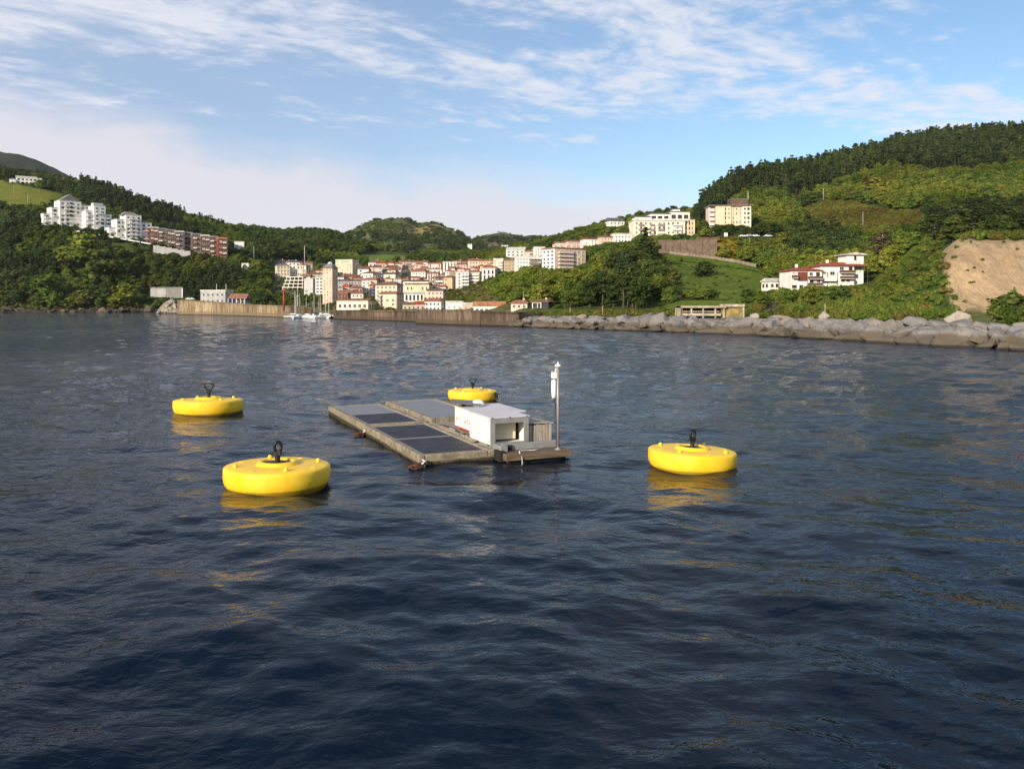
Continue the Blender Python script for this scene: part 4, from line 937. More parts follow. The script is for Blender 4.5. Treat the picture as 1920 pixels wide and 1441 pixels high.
 (877, 885, 456, 461, dict(yaw=0, floors=1, bays=1, wall='white', roof='gable', rcol='terra', rh=.3, Y=1480, base_drop=6), 'tiny white farmhouse alone on the far hill'),
 (940, 953, 459, 464, dict(yaw=0, floors=1, bays=2, wall='white', roof='gable', rcol='pale', rh=.3, Y=1560, base_drop=6), 'tiny long white farmhouse on the far hill above the white villa'),
]
for x0, x1, top, base, kw, label in TOWN: house('town_house', label, x0, x1, top, base, **kw)

# pink tower with a grey cap
b = house('apartment_tower', 'slender pink apartment tower with a domed grey cap by the harbour', 603, 630, 500, 571, yaw=-24, floors=13, bays=3, wall='tower', roof='hip', rcol='greyr', rh=.035, kinds='wsp', dr=.8, Y=400, group=None, cat='tower')
b.hip('roof_cap', -b.w * .38, b.w * .38, -b.dep * .38, b.dep * .38, b.eave + .4, 2.2, roofmat('greyr'))
MB().lathe([(1.3, 0), (1.25, .5), (.9, 1.0), (.4, 1.3), (.05, 1.4)], 14).build('dome', wallmat('lgrey'), b.e, True, loc=(0, 0, b.eave + 2.0))
# open parking decks stepping down below the cream block
b = Bld('parking_deck', 'open parking decks with white slab edges below the cream block', 528, 569, 545, None, cat='garage', top=519, depth=14, yaw=-6)
for k in range(4):
    z = k * b.h / 4; x0, x1 = -b.w / 2 + k * b.w * .06, b.w / 2
    b.box('deck_slab', x0, x1, 0, 10, z + .9 * b.h / 4, z + b.h / 4 * 1.1, wallmat('white'))
    b.box('back_wall', x0 + .5, x1 - .3, 6, 6.3, z - 3 * (k == 0), z + .9 * b.h / 4 - .01, wallmat('dgrey'))
    for i in range(5): b.box('pillar', x0 + .3 + (x1 - x0 - 1) * i / 4, x0 + .7 + (x1 - x0 - 1) * i / 4, .1, .5, z - 4 * (k == 0), z + .9 * b.h / 4 - .01, wallmat('ivory'))
# glazed house on the quay
b = house('glazed_house', 'white and black glazed house with a brown tiled roof at the foot of the bushes', 998, 1041, 561, 588, yaw=-30, floors=2, bays=3, wall='white', roof='hip', rcol='brownr', rh=.2, kinds='b', wf=.85, hf=.85, Y=255, side=2, chim=True, group=None)
b.box('glass_corner', b.w / 2 - 2.4, b.w / 2 + .12, -b.dep / 2 - .12, b.dep * .1, -3, b.eave - .05, M_GLASS)
b.box('corner_post', b.w / 2 - 2.65, b.w / 2 - 2.42, -b.dep / 2 - .2, -b.dep / 2 + .1, -3, b.eave - .02, wallmat('white'))
# big white and peach block on the shoulder
b = house('apartment_block', 'large white and peach block of flats on the shoulder of the hill', 1018, 1102, 463, 509, yaw=34, floors=6, bays=7, wall='peach', roof='flat', rcol='terra', dr=.55, lo=250, side=4, group=None, balc=('pink', .1, .55))
b.box('white_gable', -b.w / 2 - .15, -b.w / 2 - .004, -b.dep / 2 - .1, b.dep / 2, -8, b.eave - .1, wallmat('white'))
b.grid('l', -b.w / 2 - .16, -b.dep / 2 + .4, b.dep / 2 - .4, 0, b.eave - .3, 3, 6, 'b', .4, .45, .1, 3)
for i in range(4): MB().box(-.8, .8, -.6, .6, 0, 1.6).build('roof_stack', wallmat('peach'), b.e, loc=(-b.w * .3 + i * b.w * .2, 0, b.eave + .7))

# the white and cream apartments above the retaining wall
b = Bld('apartment_block', 'long cream apartment block with a white stepped penthouse storey, above the retaining wall', 1187, 1307, 452, 470, cat='building', top=385, depth=26, yaw=4)
s_ = b.s; hw = b.w / 2; top_ = b.h
def px(v): return v * s_
b.box('wall', -hw, px(38), 0, 13, -9, px(38), wallmat('ivory'))
b.box('wall', px(38.1), hw - .3, 2.2, 14, -9, px(40), wallmat('cream'))
b.flat('roof', -hw, px(38), 0, 13, px(38), roofmat('pale'), .2, .35)
b.flat('roof', px(38.2), hw - .4, 2.2, 14, px(40), roofmat('pale'), .2, .2)
# penthouse, rising to the right in three steps
for i, (a, c_, z) in enumerate(((-54, -26, 46), (-25.8, 12, 52), (12.2, 50, 56))):
    b.box('penthouse', px(a), px(c_), 3.2, 13 - i * .01, px(38.9), px(z), wallmat('white'))
    b.flat('penthouse_roof', px(a), px(c_), 3.2, 13, px(z) + i * .01, roofmat('slate'), .25, .45)
    b.grid('f', 3.2, px(a) + .3, px(c_) - .3, px(39.8), px(z) - .4, 3, 1, 'b', .7, .55, 0, i)
    b.balc('f', 2.0, px((a + c_) / 2), px(39.2), px(c_ - a) * .8, 'white')
b.box('stair_tower', px(20), px(34), 6, 11, px(56.5), px(62), wallmat('white')); b.flat('penthouse_roof', px(20), px(34), 6, 11, px(62), roofmat('slate'), .2, .4)
b.grid('f', 0, -hw + .5, px(37), px(3), px(37), 11, 4, 'wbs', .42, .55, .12, 8)
b.grid('f', 2.2, px(40), hw - 1, px(3), px(39), 3, 4, 'wb', .42, .55, .1, 9)
for (a, w_) in ((-46, 9), (-25, 8), (-8, 11), (23, 17)):
    for k in range(1, 4): b.balc('f', 0, px(a), px(2 + 9 * k), px(w_), 'rail' if a < 20 else 'white')
b.box('terrace', -hw * .6, hw, -4.5, -.01, -8, -.2, wallmat('tan'))
for i in range(26): MB().box(-.06, .06, -.06, .06, 0, 1.2).build('railing_post', wallmat('ivory'), b.e, loc=(-hw * .6 + .2 + i * hw * 1.6 / 26, -4.3, -.2))

# the cream hotel
b = Bld('hotel_building', 'cream five storey building with a brown rooftop box beside the pine wood', 1331, 1409, 432, 462, cat='building', top=372, depth=22, yaw=-3)
s_ = b.s; hw = b.w / 2
z_e = px(46)
b.box('wall', px(-28), px(1), 0, 14, -6, z_e, wallmat('cream')); b.box('wall', px(1.05), px(22), .8, 14, -6, z_e - .05, wallmat('cream')); b.box('wall', px(22.05), hw - .3, .2, 14, -6, z_e - .1, wallmat('ivory'))
b.box('balcony_bay', -hw, px(-28.05), 2.2, 12, -6, z_e - .3, wallmat('pink'))
for k in range(5): b.balc('f', 2.2, px(-33.5), px(2 + 8.6 * k), px(10), 'white', 1.6)
b.flat('roof', px(-39), hw, -.2, 14, z_e, roofmat('greyr'), .25, .45)
b.box('rooftop_box', px(3), px(34), 3, 10, z_e + .26, px(59), wallmat('brown')); b.flat('rooftop_box_roof', px(3), px(34), 3, 10, px(59), roofmat('greyr'), .1, .3)
b.grid('f', 0, px(-13), px(0), px(3), z_e - .4, 2, 5, 'wb', .36, .5, .08, 4)
b.grid('f', .8, px(2), px(21), px(3), z_e - .4, 3, 5, 'wp', .4, .5, .06, 5)
b.grid('f', .2, px(23), hw - .8, px(3), z_e - .4, 2, 5, 'wb', .62, .5, .0, 6)
b.box('ground_floor_gallery', px(-36), hw, -1.6, -.01, -5, px(3.2), wallmat('grey'))
for x in (-30, -10, 6, 18): b.box('downpipe', px(x), px(x) + .15, -.12 if x < 1 else .68, -.004 if x < 1 else .79, px(3.5), z_e - .05, wallmat('dgrey'))
MB().tube([(px(36), 5, z_e), (px(36), 5, px(75))], .16, 8).build('roof_mast', wallmat('lgrey'), b.e)
for x in (-2, 10): MB().tube([(px(x), 5, z_e), (px(x), 5, px(64))], .08, 6).build('aerial', wallmat('dgrey'), b.e)

# house with red roofs and a white lookout storey
HG = 'house with red roofs'
b = Bld('terrace_house', 'white house with stepped red roofs and a white lookout tower, low on the right hill', 1478, 1637, 549, 252, cat='house', top=471, depth=16, yaw=3)
s_ = b.s; hw = b.w / 2
def P_(x): return (x - 1557.5) * s_
def Zr(r): return (549 - r) * s_
b.box('wall', P_(1481), P_(1541), 0, 9, -3, Zr(508), wallmat('white')); b.box('wall', P_(1541.2), P_(1606), 1.2, 10, -2, Zr(499), wallmat('white')); b.box('wall', P_(1597), P_(1630), 3.2, 11, -1.5, Zr(491.5), wallmat('white'))
b.hip('roof', P_(1481), P_(1541), 0, 9, Zr(508) + .01, px(8), roofmat('red'), .55, .2); b.hip('roof', P_(1541), P_(1632), 1.2, 10, Zr(498.5), px(9), roofmat('red'), .6, .2)
b.box('lookout_storey', P_(1598), P_(1631), 3.4, 9.5, Zr(491), Zr(476.5), wallmat('white')); b.gable('lookout_roof', P_(1598), P_(1631), 3.4, 9.5, Zr(476.5) + .01, px(5), roofmat('pale'), .9, 'y')
b.win('f', 3.4, P_(1614.5), Zr(482), px(4.5), px(8), 'b')
b.box('brick_panel', P_(1494.5), P_(1513), -.12, -.005, Zr(527), Zr(510), wallmat('brick'))
for (a, r_, w_) in ((1527, 520, 26), (1527, 532, 26), (1591, 508, 27), (1591, 519, 24), (1556, 523, 26), (1488, 518, 10)):
    b.balc('f', 0 if a < 1541 else 1.2, P_(a), Zr(r_) - .55, px(w_), 'brown' if a not in (1556,) else 'white', 1.25)
for (a, r_, w_, h_, k) in ((1520, 514, 7, 7, 'w'), (1533, 514, 7, 7, 'b'), (1488, 513, 9, 6, 'p'), (1488, 537, 9, 5, 'b'), (1501, 537, 7, 5, 'b'), (1521, 527, 7, 6, 'b'), (1534, 527, 7, 6, 'w'), (1516, 541, 12, 5, 'p'), (1532, 541, 12, 5, 'p'),
                           (1549, 512, 10, 7, 'p'), (1549, 526, 10, 7, 'p'), (1564, 512, 10, 7, 'w'), (1566, 527, 11, 8, 'p'), (1582, 503, 9, 6, 'w'), (1599, 503, 7, 6, 'b'), (1584, 523, 7, 8, 'b'), (1594, 523, 6, 8, 'b'), (1584, 537, 10, 4, 'p'), (1600, 537, 7, 4, 'b')):
    b.win('f', 0 if a < 1541 else 1.2, P_(a), Zr(r_), px(w_), px(h_), k)
for (a, r_) in ((1616, 503), (1623, 503), (1618, 516)): b.win('f', 3.2, P_(a), Zr(r_), px(4), px(9), 'p')
b.box('lower_wall', P_(1483), P_(1533), -1.6, -.2, -3, Zr(546), wallmat('lgrey')); b.box('lower_wall', P_(1534), P_(1600), -.6, 1.0, -3, Zr(541), wallmat('white'))
for a in (1563, 1503): MB().box(-.35, .35, -.3, .3, -.6, .65).build('chimney', wallmat('white'), b.e, loc=(P_(a), 4.5, Zr(498 if a < 1541 else 489.5)))
for a in (1512.8, 1541, 1555, 1573): b.box('drain_pipe', P_(a) - .08, P_(a) + .08, -.1 if a < 1541 else 1.05, -.004 if a < 1541 else 1.19, 0, Zr(510), wallmat('brown'))
house('garage_house', 'low white garage house with a pale roof left of the red roofed house', 1437, 1482, 521, 541, yaw=10, floors=1, bays=4, wall='white', roof='gable', rcol='pale', rh=.35, Y=262, group=None, kinds='b', wf=.5, hf=.5)

# left hillside: three stepped white apartment blocks, the brick terrace, the villa
def stepped(x0, x1, top, base, label, yaw, steps, right, Y):
    b = Bld('apartment_block', label, x0, x1, base, Y, cat='building', group='stepped white blocks on the left hillside', top=top, depth=24, yaw=yaw)
    s_ = b.s; hw = b.w / 2; zt = b.h; n = len(steps)
    prev = -hw
    for i, (fx0, fx1, fz, dep0) in enumerate(steps):
        a, c_ = -hw + fx0 * b.w, -hw + fx1 * b.w; z = fz * zt
        b.box('wall', a + .01 * i, c_, dep0, 13 + .02 * i, -9, z, wallmat('white' if not right or i < n - 1 else 'cool'))  # last step: blue-grey shade of the right side put into its colour
        b.flat('roof', a, c_, dep0, 13, z + .01 * i, roofmat('pale'), .4, .1)
        nf = max(1, int(round(z / 3.3))); nb = max(1, int(round((c_ - a) / 4.2)))
        b.grid('f', dep0, a + .3, c_ - .3, .4, z - .3, nb, nf, 'bw', .5, .5, .12, i + int(x0))
        for k in range(1, nf, 1):
            if i % 2 == 0 or k % 2: b.balc('f', dep0, (a + c_) / 2, z * k / nf, (c_ - a) * .55, 'white', 1.1)
    return b
b = stepped(88, 166, 364, 432, 'largest stepped white apartment block with a grey pointed roof, beside the meadow', 46, [(0, .16, .42, 3.2), (.16, .32, .60, 2.0), (.32, .80, .80, 0.0), (.80, 1.0, .72, 1.0)], True, None)
b.gable('pointed_roof', -b.w * .16, b.w * .28, .5, 12, b.h * .80 + .3, b.h * .20, roofmat('greyr'), .2, 'y')
b.box('stair_glazing', b.w * .05, b.w * .11, -.15, -.005, b.h * .35, b.h * .78, M_GLASS)
b = stepped(164, 209, 380, 437, 'narrow stepped white apartment block between its two larger neighbours', 46, [(0, .28, .70, 1.5), (.28, .74, .88, 0), (.74, 1.0, .62, .8)], True, None)
b.box('roof_box', -b.w * .18, b.w * .20, 3, 9, b.h * .88, b.h, wallmat('lgrey'))
b = stepped(209, 284, 397, 455, 'wide stepped white apartment block next to the brown brick terrace', 44, [(0, .16, .45, 2.6), (.16, .36, .72, 1.2), (.36, .74, .88, 0), (.74, 1.0, .66, .9)], True, None)
b.hip('roof_cap', -b.w * .2, b.w * .18, 1, 10, b.h * .88 + .3, b.h * .12, roofmat('greyr'), .2)
# raised road on columns below them
b = Bld('viaduct', 'raised concrete road on columns below the white apartment blocks', 140, 288, 452, solveY(214, 466, 300), cat='viaduct', top=430, depth=6)
L0, L1 = at(140, 431, solveY(140, 446, 300)), at(288, 457, solveY(288, 472, 300))
M3 = b.e.matrix_basis.inverted()
p0, p1 = M3 @ L0, M3 @ L1
seg = 6
for i in range(seg):
    a, c_ = p0.lerp(p1, i / seg), p0.lerp(p1, (i + 1) / seg)
    vs_ = [(a.x, a.y, a.z - 1), (c_.x - .1, c_.y, c_.z - 1), (c_.x - .1, c_.y + 7, c_.z - 1), (a.x, a.y + 7, a.z - 1), (a.x, a.y, a.z), (c_.x - .1, c_.y, c_.z), (c_.x - .1, c_.y + 7, c_.z), (a.x, a.y + 7, a.z)]
    MB().add(vs_, [(0, 3, 2, 1), (4, 5, 6, 7), (0, 1, 5, 4), (1, 2, 6, 5), (2, 3, 7, 6), (3, 0, 4, 7)]).build('road_slab', wallmat('lgrey'), b.e)
    MB().box(-.5, .5, -.5, .5, -9, 0).build('column', wallmat('grey'), b.e, loc=(c_.x - 2, c_.y + 3, c_.z - 1.004))
    MB().box(0, (c_.x - a.x) * .96, -.05, .05, 0, .9).build('parapet', wallmat('cool'), b.e, loc=(a.x, a.y + .1, (a.z + c_.z) / 2 - .1), rot=(0, math.atan2(a.z - c_.z, c_.x - a.x), 0))
# the brick terrace steps down the road: nine houses side by side
for i in range(9):
    f0, f1 = i / 9, (i + 1) / 9
    x0, x1 = 281 + 145 * f0, 281 + 145 * f1
    top = 424 + 22 * f0; base = 458 + 34 * f0
    Yt = solveY((x0 + x1) / 2, base, 300)
    b = Bld('brick_townhouse', ('brown brick townhouse with pale window bays in the long terrace below the wood' if 0 < i < 8 else ('brick red townhouse at the upper end of the terrace, next to the white block' if i == 0 else 'brick townhouse with an orange roof at the lower end of the terrace')),
            x0, x1, base, Yt, cat='house', group='brick terrace on the left hillside' if 0 < i < 8 else None, top=top, depth=14, yaw=30)
    hw = b.w / 2; wm_ = wallmat('brick' if i in (0, 8) else 'brown')
    b.box('wall', -hw + .05, hw - .05, .1 * (i % 2), 10, -8, b.h * .9, wm_)
    b.gable('roof', -hw + .05, hw - .05, .1 * (i % 2), 10, b.h * .9 + .01, b.h * .1, roofmat('orange_r' if i == 8 else ('greyr' if i % 3 else 'pale')), .25)
    nf = 4
    for k in range(nf):
        z = b.h * .9 * (k + .5) / nf
        b.win('f', .1 * (i % 2), -hw * .45, z, hw * .55, 1.5, 'p' if (i + k) % 2 else 'w'); b.win('f', .1 * (i % 2), hw * .45, z, hw * .5, 1.5, 'w')
        if k: b.balc('f', .1 * (i % 2), -hw * .45 if i % 2 else hw * .4, z - 1.1, hw * .8, 'white' if i > 6 or k % 2 else 'brown', .9)
    b.box('party_pier', hw - .3, hw + .02, -.5, .09, -8, b.h * .88, wallmat('dgrey'))
b = Bld('retaining_wall', 'pale concrete retaining wall under the brick terrace', 287, 357, 476, solveY(322, 480, 300), cat='wall', top=460, depth=2)
for i in range(6):
    x = -b.w / 2 + b.w * i / 6; b.box('wall_panel', x + .05, x + b.w / 6 - .05, 0, .8, -5 - i * .6, b.h * (1 - i * .13), wallmat('grey'))
b = house('hill_villa', 'sprawling white villa above the left meadow under the ridge', 14, 66, 327, 344, yaw=30, floors=2, bays=6, wall='white', roof='gable', rcol='pale', rh=.3, base_drop=3, group=None, kinds='bw', wf=.6)
b.box('wing', -b.w * .75, -b.w * .5 - .01, -b.dep * .6, b.dep * .2, -6, b.eave * .6, wallmat('white')); b.hip('wing_roof', -b.w * .75, -b.w * .5, -b.dep * .6, b.dep * .2, b.eave * .6, 1.6, roofmat('greyr'), .3)
b.box('wing', b.w * .5 + .01, b.w * .7, -b.dep * .3, b.dep * .3, -6, b.eave * .5, wallmat('cool'))

# sheds and kiosk behind the tan harbour wall
QY = 430
b = house('concrete_shed', 'plain grey concrete shed at the foot of the left wood', 278, 346, 538, 562, yaw=-8, floors=1, bays=0, wall='concrete', roof='flat', rcol='greyr', group=None, side=0, dr=.4, base_drop=7)
b.win('f', -b.dep / 2, -b.w * .08, b.h * .3, 2.2, 1.4, 'b'); b.box('pilaster', b.w / 2 - .5, b.w / 2 + .05, -b.dep / 2 - .12, -b.dep / 2 + .3, -2, b.eave, wallmat('white')); b.box('wall_panel', -b.w * .5 + .1, -b.w * .02, -b.dep / 2 - .1, -b.dep / 2 - .004, -1, b.eave - .2, wallmat('grey'))
b = house('harbour_shed', 'flat roofed pale harbour shed with two flagpoles behind the tan wall', 371, 429, 543, 570, yaw=-14, floors=2, bays=5, wall='grey', roof='flat', rcol='pale', Y=385, group=None, dr=.5, side=2)
for i, a in enumerate((-.02, .36)): MB().tube([(b.w * a, 0, b.eave), (b.w * a, 0, b.eave + 3.6)], .1, 6).build('flagpole', wallmat('white'), b.e)
b = house('kiosk', 'dark kiosk with a red roof and white posts beside the harbour shed', 428, 463, 550, 572, yaw=-6, floors=1, bays=3, wall='navy', roof='gable', rcol='terra', rh=.45, Y=350, group=None, cat='kiosk', dr=.6, wf=.5)
for i in range(5): b.box('post', -b.w / 2 + i * b.w / 4.1, -b.w / 2 + i * b.w / 4.1 + .18, -b.dep / 2 - 1.0, -b.dep / 2 - .8, -1, b.eave - .05, wallmat('white'))

# retaining wall below the cream block, with a cross rail, and the lane under it
def pix_wall(name, label, pts, m_, cat, thick=.8, nsub=4, piece='wall_panel'):
    """pts: (column, top row, base row, distance)"""
    a = at(pts[0][0], pts[0][2], pts[0][3]); e = empty(name, a); tag(e, label, cat)
    for p, q in zip(pts[:-1], pts[1:]):
        for i in range(nsub):
            f0, f1 = i / nsub, (i + 1) / nsub
            P = [tuple(p[k] + (q[k] - p[k]) * f for k in range(4)) for f in (f0, f1 - .008)]
            vb = [at(c_, b_, Y) - Vector((0, 0, .7)) for c_, t_, b_, Y in P]; vt = [at(c_, t_, Y) for c_, t_, b_, Y in P]; n_ = Vector((0, thick, 0))
            vs_ = [vb[0], vb[1], vb[1] + n_, vb[0] + n_, vt[0], vt[1], vt[1] + n_, vt[0] + n_]
            MB().add([v - a for v in vs_], [(0, 3, 2, 1), (4, 5, 6, 7), (0, 1, 5, 4), (1, 2, 6, 5), (2, 3, 7, 6), (3, 0, 4, 7)]).build(piece, m_, e)
    RECTS.append((pts[0][0], pts[-1][0], min(p[1] for p in pts), max(p[2] for p in pts), min(p[3] for p in pts), 2))
    return e
M_STONE = mat('brown_stone_wall', (.15, .112, .088), rough=.95, spec=.1, var=.3, vscale=.8, bump=.6, bscale=3, dark=(.12, .09, .07), dscale=.3, damt=.6)
e = pix_wall('retaining_wall', 'tall brown stone retaining wall below the cream apartment block', [(1234, 450, 474, 397), (1290, 449.5, 478, 394), (1345, 448.5, 482, 391)], M_STONE, 'wall')
pix_wall('lane_wall', 'low pale lane wall along the top edge of the meadow', [(1255, 471, 472.5, 372), (1330, 479.5, 481.5, 366), (1380, 486.5, 489, 358), (1418, 495, 498, 346)], mat('pale_stone', (.22, .185, .145), rough=.95, var=.3, vscale=1), 'wall')
pix_wall('balustrade', 'railing along the terrace between the cream block and the hotel', [(1306, 445, 448, 402), (1350, 444.5, 447, 400)], wallmat('brown'), 'railing', .3, 14, 'railing_post')
s0 = at(1361, 441, 398); p_ = at(1361, 449, solveY(1361, 449, 300) + 1); p_.z = gz(p_.x, p_.y); e = empty('notice_board', p_); tag(e, 'blank white notice board beside the parked cars', 'sign')
MB().box(-.9, .9, 0, .1, 1.2, 3.0).build('board', wallmat('white'), e); MB().box(-.7, -.55, .02, .08, -1, 1.195).build('post', wallmat('grey'), e); MB().box(.55, .7, .02, .08, -1, 1.195).build('post', wallmat('grey'), e)

# derelict concrete sea terrace behind the boulders
TY = 138
e = empty('sea_terrace', at(1336, 597, TY)); tag(e, 'derelict roofed concrete sea terrace with open bays behind the boulders', 'terrace')
k_ = TY / F; M_CON = mat('stained_concrete', (.42, .36, .27), rough=.95, var=.3, vscale=.8, bump=.4, dark=(.16, .12, .08), dscale=.5, damt=.7)
def tb(nm, c0, c1, r0, r1, y0, y1, m_=M_CON): return MB().box((c0 - 1336) * k_, (c1 - 1336) * k_, y0, y1, (597 - r1) * k_, (597 - r0) * k_).build(nm, m_, e)
tb('roof_slab', 1277, 1362, 573, 577, 0, 5); tb('roof_slab', 1363, 1397, 570, 575, .2, 5)
for c_ in (1278, 1296, 1318, 1341, 1357, 1394): tb('pillar', c_, c_ + 2.6, 576, 606, .3, .6)
tb('parapet_wall', 1280, 1352, 587, 592, .1, .28); tb('mid_slab', 1281, 1350, 583, 584.5, .4, 4.5); tb('back_wall', 1279, 1394, 575.5, 605, 4.6, 4.9, mat('inner_concrete', (.26, .23, .15), rough=.95, var=.3))
tb('end_wall', 1277, 1279.5, 573.5, 605, .3, 4.9); tb('plaster_wall', 1354, 1396, 577, 606, .7, 1.0, mat('ochre_plaster', (.26, .20, .08), rough=.95, var=.35, vscale=1.2))
RECTS.append((1270, 1400, 570, 600, TY, 6))

# ------------------------------------------------------------------ boats, poles, cars
def boat_mesh():
    b = MB(); st = []
    for i in range(9):
        t = i / 8; w = .95 * math.sin(math.pi * min(1, .30 + .70 * (1 - t)) * .5) * (1 - t ** 4); x = -3.2 + 6.4 * t
        st.append([(x, -w, .85 + .2 * t), (x, -w * .8, .25), (x, 0, -.25), (x, w * .8, .25), (x, w, .85 + .2 * t)])
    vs_ = [p for r_ in st for p in r_]; fs = []
    for i in range(8):
        for k in range(4): fs.append((i * 5 + k, (i + 1) * 5 + k, (i + 1) * 5 + k + 1, i * 5 + k + 1))
        fs.append((i * 5, i * 5 + 4, (i + 1) * 5 + 4, (i + 1) * 5))
    fs.append((0, 1, 2, 3, 4)); b.add(vs_, fs); return b.mesh('hull', mat('hull_gelcoat', (.74, .74, .74), rough=.35, spec=.5, var=.1))
HULL = boat_mesh()
q = MB(); q.box(-1.2, 1.3, -.6, .6, .85, 1.35); q.box(-1.0, .6, -.5, .5, 1.352, 1.6); CABIN = q.mesh('cabin', mat('boat_cabin', (.70, .70, .70), rough=.4))
q = MB(); q.box(-1.05, .9, -.62, .62, 1.0, 1.22); CWIN = q.mesh('cabin_window', M_GLASS)
q = MB(); q.tube([(.5, 0, .9), (.5, 0, 5), (.5, 0, 9.5)], [.085, .075, .05], 6); MASTM = q.mesh('mast', mat('mast_alloy', (.62, .62, .62), rough=.4))
q = MB(); q.tube([(.5, 0, 2.0), (-2.6, 0, 1.9)], [.16, .13], 6); BOOM = q.mesh('boom', mat('sail_cover', (.06, .09, .20), rough=.8))
BOATS = [(550, 262, .95, 1, 15, 'white sailboat nearest the end of the tan wall'), (556, 275, 1.05, 1, -30, 'second sailboat from the tan wall, with a tall mast'), (563, 258, .8, 0, 40, 'small white motorboat moored second in front of the sailboats'), (570, 268, .7, 0, 10, 'little white motorboat in the middle of the moored boats'),
         (578, 258, .9, 0, -20, 'white motorboat moored at the front centre of the harbour mouth'), (584, 285, .6, 1, 10, 'small sailboat with a short mast in mid harbour'), (590, 262, .8, 0, 60, 'white motorboat right of the harbour centre'), (596, 272, .8, 1, -10, 'sailboat with a mid height mast in front of the tower'),
         (603, 258, .75, 0, 30, 'white motorboat moored just left of the quay wall'), (608, 280, .85, 1, 20, 'sailboat moored deep behind the others near the quay'), (614, 262, .95, 1, -15, 'white sailboat closest to the brown quay wall'), (620, 258, .55, 0, 70, 'tiny white dinghy touching the brown quay wall'),
         (561, 300, .9, 1, 80, 'sailboat at the back of the harbour behind the grey lamp post'), (574, 310, .8, 1, 95, 'sailboat at the back of the harbour behind the little motorboat'), (588, 306, .95, 1, 85, 'tall masted sailboat at the back of the harbour centre'), (601, 312, .85, 1, 100, 'sailboat at the back of the harbour left of the tower')]
for c_, Y, sc, sail, rz, lab in BOATS:
    e = empty('sailboat' if sail else 'motorboat', ((c_ - CX) / F * Y, Y, 0), R(rz)); e.scale = (sc,) * 3; tag(e, lab, 'boat', 'boats moored in the harbour mouth')
    link('hull', HULL, e); k_ = link('cabin', CABIN, e); link('cabin_window', CWIN, k_)
    if sail: link('mast', MASTM, e); link('boom', BOOM, e)
def pole(name, label, col, base, top, Y, r, m_, cat='pole', arm=False):
    p, q_ = at(col, base, Y), at(col, top, Y); e = empty(name, p); tag(e, label, cat); h = q_.z - p.z
    MB().tube([(0, 0, -1), (0, 0, h * .5), (0, 0, h)], [r, r * .9, r * .7], 8).build('shaft', m_, e, True)
    if arm: MB().tube([(0, 0, h), (r * 3, 0, h + r * 2), (h * .14, 0, h + r)], r * .6, 6).build('arm', m_, e)
    else: MB().lathe([(r * 1.1, 0), (r * 1.3, r), (r * .6, r * 2), (r * .1, r * 2.2)], 8).build('finial', m_, e, loc=(0, 0, h))
pole('channel_marker', 'red channel marker pole at the end of the tan harbour wall', 532, 576, 547, 254, .28, mat('red_paint', (.55, .03, .03), rough=.6), 'marker')
PG = wallmat('lgrey'); PB_ = wallmat('tan')
for lab, c_, b_, t_, Y, r_, m_ in [
  ('tall pole rising above the ivory flats beside the dark wood', 571, 497, 462, 520, .35, PG), ('thin mast on the wooded skyline above the brick terrace', 394, 415, 394, 860, .35, PG), ('thin mast on the wooded skyline left of the far hill', 613, 436, 413, 990, .4, PG),
  ('white lamp post on the slope right of the small white cube house', 476, 482, 462, 600, .25, PG), ('grey post on the left meadow below the villa', 26, 366, 344, 760, .25, PB_), ('white post beside the track under the left meadow', 52, 384, 366, 720, .25, PG),
  ('short wooden post on the shore path left of the boulders', 1069, 588, 577, 170, .12, PB_), ('taller wooden post on the shore path among the boulders', 1130, 590, 575, 160, .12, PB_), ('white post above the breakwater below the red roofed house', 1547, 597, 570, 110, .07, PG),
  ('dark utility pole left of the red roofed house', 1460, 540, 513, 262, .12, wallmat('brown')), ('dark utility pole in front of the lookout tower', 1627, 540, 474, 246, .12, wallmat('brown')), ('pale utility pole on the bracken slope', 1618, 420, 398, 440, .22, PG),
  ('pale pole among the trees above the hotel', 1544, 372, 354, 520, .22, PG), ('white pole in the trees on the far right slope', 1812, 367, 354, 480, .18, PG), ('slim white pole beside the parked cars', 1405, 470, 446, 400, .15, PG), ('thin white pole in the bushes right of the parked cars', 1519, 436, 424, 430, .18, PG),
  ('pale pole standing in the light green bushes', 981, 575, 548, 262, .12, PG)]:
    pole('pole', lab, c_, b_, t_, Y, r_ * .6, m_)
pole('crane_post', 'grey lamp post with an arm over the moored boats', 555, 598, 556, 262, .13, PG, 'pole', True)

def car_meshes(cname, color):
    b = MB(); P = [(-2.1, .45), (-2.1, .85), (-1.5, .95), (-.9, 1.42), (.6, 1.42), (1.2, .98), (2.0, .85), (2.1, .5)]
    n = len(P); b.add([(x, -.85, z) for x, z in P] + [(x, .85, z) for x, z in P], [tuple(range(n)), tuple(reversed(range(n, 2 * n)))] + [(i, i + n, (i + 1) % n + n, (i + 1) % n) for i in range(n)])
    body = b.mesh('body', mat('car_paint_' + cname, color, rough=.3, spec=.5, coat=.5, var=.02))
    w = MB(); w.add([(-.85, -.865, 1.0), (1.0, -.865, 1.0), (.5, -.865, 1.36), (-.75, -.865, 1.36)], [(0, 1, 2, 3)]); w.add([(-.85, .865, 1.0), (1.0, .865, 1.0), (.5, .865, 1.36), (-.75, .865, 1.36)], [(3, 2, 1, 0)])
    gl = w.mesh('side_glass', M_GLASS)
    return body, gl
wh = MB(); wh.lathe([(.2, -.1), (.32, -.1), (.34, 0), (.32, .1), (.2, .1)], 14, M=Matrix.Rotation(R(90), 4, 'X')); WHEEL = wh.mesh('wheel', M_BLK)
